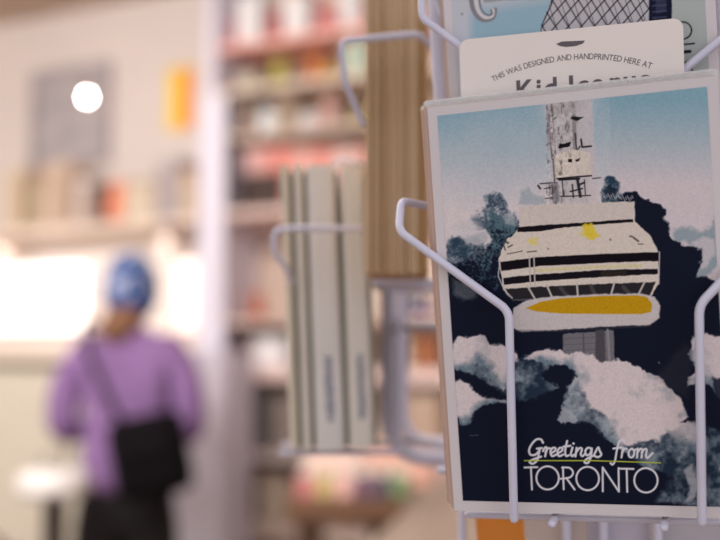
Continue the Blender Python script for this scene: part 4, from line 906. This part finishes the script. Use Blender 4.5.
# pocket wires around the kraft stack
pk3 = rpart('pocket', wires([[KM @ Vector((.004, y, -.0025)), KM @ Vector((.048, y, -.0025))] for y in (.03, .085)] + [[KM @ Vector((.048, .03, -.0025)), KM @ Vector((.048, .03, .2))], [KM @ Vector((.048, .085, -.0025)), KM @ Vector((.048, .085, .2))]], .0018))
d = .555
rpart('side_loop', wires([[P(363, 124, .566), P(344, 80, d), P(341, 41, d), P(420, 34, d), P(446, 62, .575), P(454, 70, .60)]], .0019, 12, .005), parent=pk3)
rpart('side_loop', wires([[P(330, 172, .71), P(338, 160, .71), P(362, 164, .71), P(366, 166, .72)]], .0021, 12, .008), parent=pk3)
BM_ = side_frame(291, 452, .63, (-.03, 0, 1))
pale = [mat('pale_cover_%d' % k, tuple(min(248, v + (24, 22, 28)[q_]) for q_, v in enumerate(c)), .7, var=.05, scale=25) for k, c in enumerate(((196, 188, 164), (200, 196, 180), (206, 204, 194), (204, 200, 184)))]
def booklet(x, w, h, z0, lean, m, label, marks, edge):
    t = thing('booklet', label, 'booklet', mw=BM_ @ Matrix.Translation((x, 0, z0)) @ Matrix.Rotation(math.radians(lean), 4, 'Y'), group='pale booklets in the left-facing pocket')
    pr = [(w, .004), (w * .97, .0015), (w * .8, 0), (w * .2, 0), (w * .03, .0015), (0, .004), (0, .11), (w, .11)]
    obj('cover', prism(pr[::-1], 0, h), m, t)
    obj('page_block', box(.0012, w - .0012, .004, .108, h + .0001, h + .0012), edge, t)
    obj('gap_shade_slab', box(w + .0001, w + .0022, .003, .108, .001, h - .004, .0004), mat('gap_shade_green_grey', (128, 128, 110), .7), t)  # added dark slab, its colour stands in for the shaded gap between booklets
    if marks:
        bm = bmesh.new(); r2 = random.Random(len(label))
        for k in range(16):
            zz = h * .10 + k * .0026; a, b = w * (.42 + r2.uniform(-.04, .03)), w * (.66 + r2.uniform(-.05, .05)); bx(bm, a, b, -.0002, -.00003, zz, zz + .0016)
        obj('spine_print', bm, mat('spine_ink', (70, 80, 124), .7), t)
    return t
yl = mat('yellowed_pages', (196, 176, 120), .8); pg_ = mat('paper', (225, 218, 205), .8)
booklet(-.0004, .0052, .181, .002, -2.4, pale[0], 'thin pale booklet at the left end of the left-facing pocket', False, yl)
booklet(.0074, .0058, .182, .001, -2.3, pale[1], 'thin grey booklet second from the left in the left-facing pocket', False, pg_)
booklet(.0158, .0185, .182, .0005, -2.3, pale[2], 'thick pale booklet with blue spine print nearest the thin ones', True, pg_)
booklet(.0372, .0155, .180, .002, -2.0, pale[3], 'thick cream booklet with blue spine print next to the grey rack frame', True, yl)
pk4 = rpart('pocket', wires([[BM_ @ Vector((-.008, y, -.0035)), BM_ @ Vector((.07, y, -.0035))] for y in (.03, .085)] + [[BM_ @ Vector((.07, y, -.0035)), BM_ @ Vector((.07, y, .085))] for y in (.03, .085)], .0018))
d = .615
rpart('side_loop', wires([[P(293, 282, .632), P(286, 268, .622), P(274, 252, d), P(274, 230, d), P(300, 228, d), P(361, 229, .617)]], .0019, 12, .005), parent=pk4)
# rounded rack frame beyond the booklets
rpart('rounded_frame', wires([[P(389, 150, .74), P(389, 457, .74), P(560, 462, .74), P(560, 150, .74), P(389, 150, .74)]], .0062, 16, .03))
rpart('rounded_frame', wires([[P(403, 160, .78), P(403, 442, .78), P(545, 445, .78), P(545, 160, .78), P(403, 160, .78)]], .0045, 16, .025))
rpart('cross_bar', wires([[P(389, 288, .75), P(560, 282, .75)]], .004))
# struts tying the side pockets to the pole
def strut(p): b = Vector((rk.x, rk.y, p.z)); dd = (b - p).normalized(); return [p, b - dd * .012]
for p_ in (KM @ Vector((.048, .085, .01)), KM @ Vector((.048, .085, .19)), BM_ @ Vector((.07, .085, .0)), BM_ @ Vector((.07, .085, .08)), P(560, 300, .745), MF @ Vector((0, -.2, -.113))): rpart('spoke', wires([strut(p_)], .003))
# ---- next pocket down: an orange card and pale sheets showing under the front postcard
LO = -.085
def low(x0, x1, ytop, off, m, label, h=.15):
    a, b = PLl(x0, ytop, off), PLl(x1, ytop, off); w = b.x - a.x
    t = thing('postcard', label, 'postcard', mw=MF @ Matrix.Translation(((a.x + b.x) / 2, a.y - h / 2, off)))
    obj('card', prism(rrect(w, h, .0006), -.0007, 0), m, t)
    obj('clear_sleeve', prism(rrect(w + .001, h + .003, .0006), -.0013, -.0009), FILM, t)
low(474, 522, 496, LO, mat('orange_card', (214, 130, 40), .6), 'orange card in the next pocket down, below the front postcard')
low(524, 585, 494, LO, mat('warm_white_card', (196, 180, 172), .6), 'warm white card below the front postcard, right of the orange one')
low(587, 648, 494, LO, mat('lilac_white_card', (186, 180, 196), .6), 'lilac white card below the front postcard, third in the lower pocket')
low(650, 740, 494, LO, mat('grey_white_card', (180, 176, 184), .6), 'grey white card below the front postcard at the lower right corner')
LW = LO + .004
bm = wires([[PL(461, 440, LO - .006), PL(464, 640, LO - .006)], [PL(603, 480, LW), PL(605, 640, LW)], [PL(566, 480, LW), PL(568, 640, LW)], [PL(657, 480, LW), PL(659, 640, LW)],
            [PL(440, 470, LO - .01), PL(740, 474, LO - .01)], [PL(440, 636, LO - .01), PL(740, 640, LO - .01)]] + [[PL(x, 470, LO - .014), PL(x, 720, LO - .014)] for x in (500, 660)], .0022)
rpart('pocket', bm)
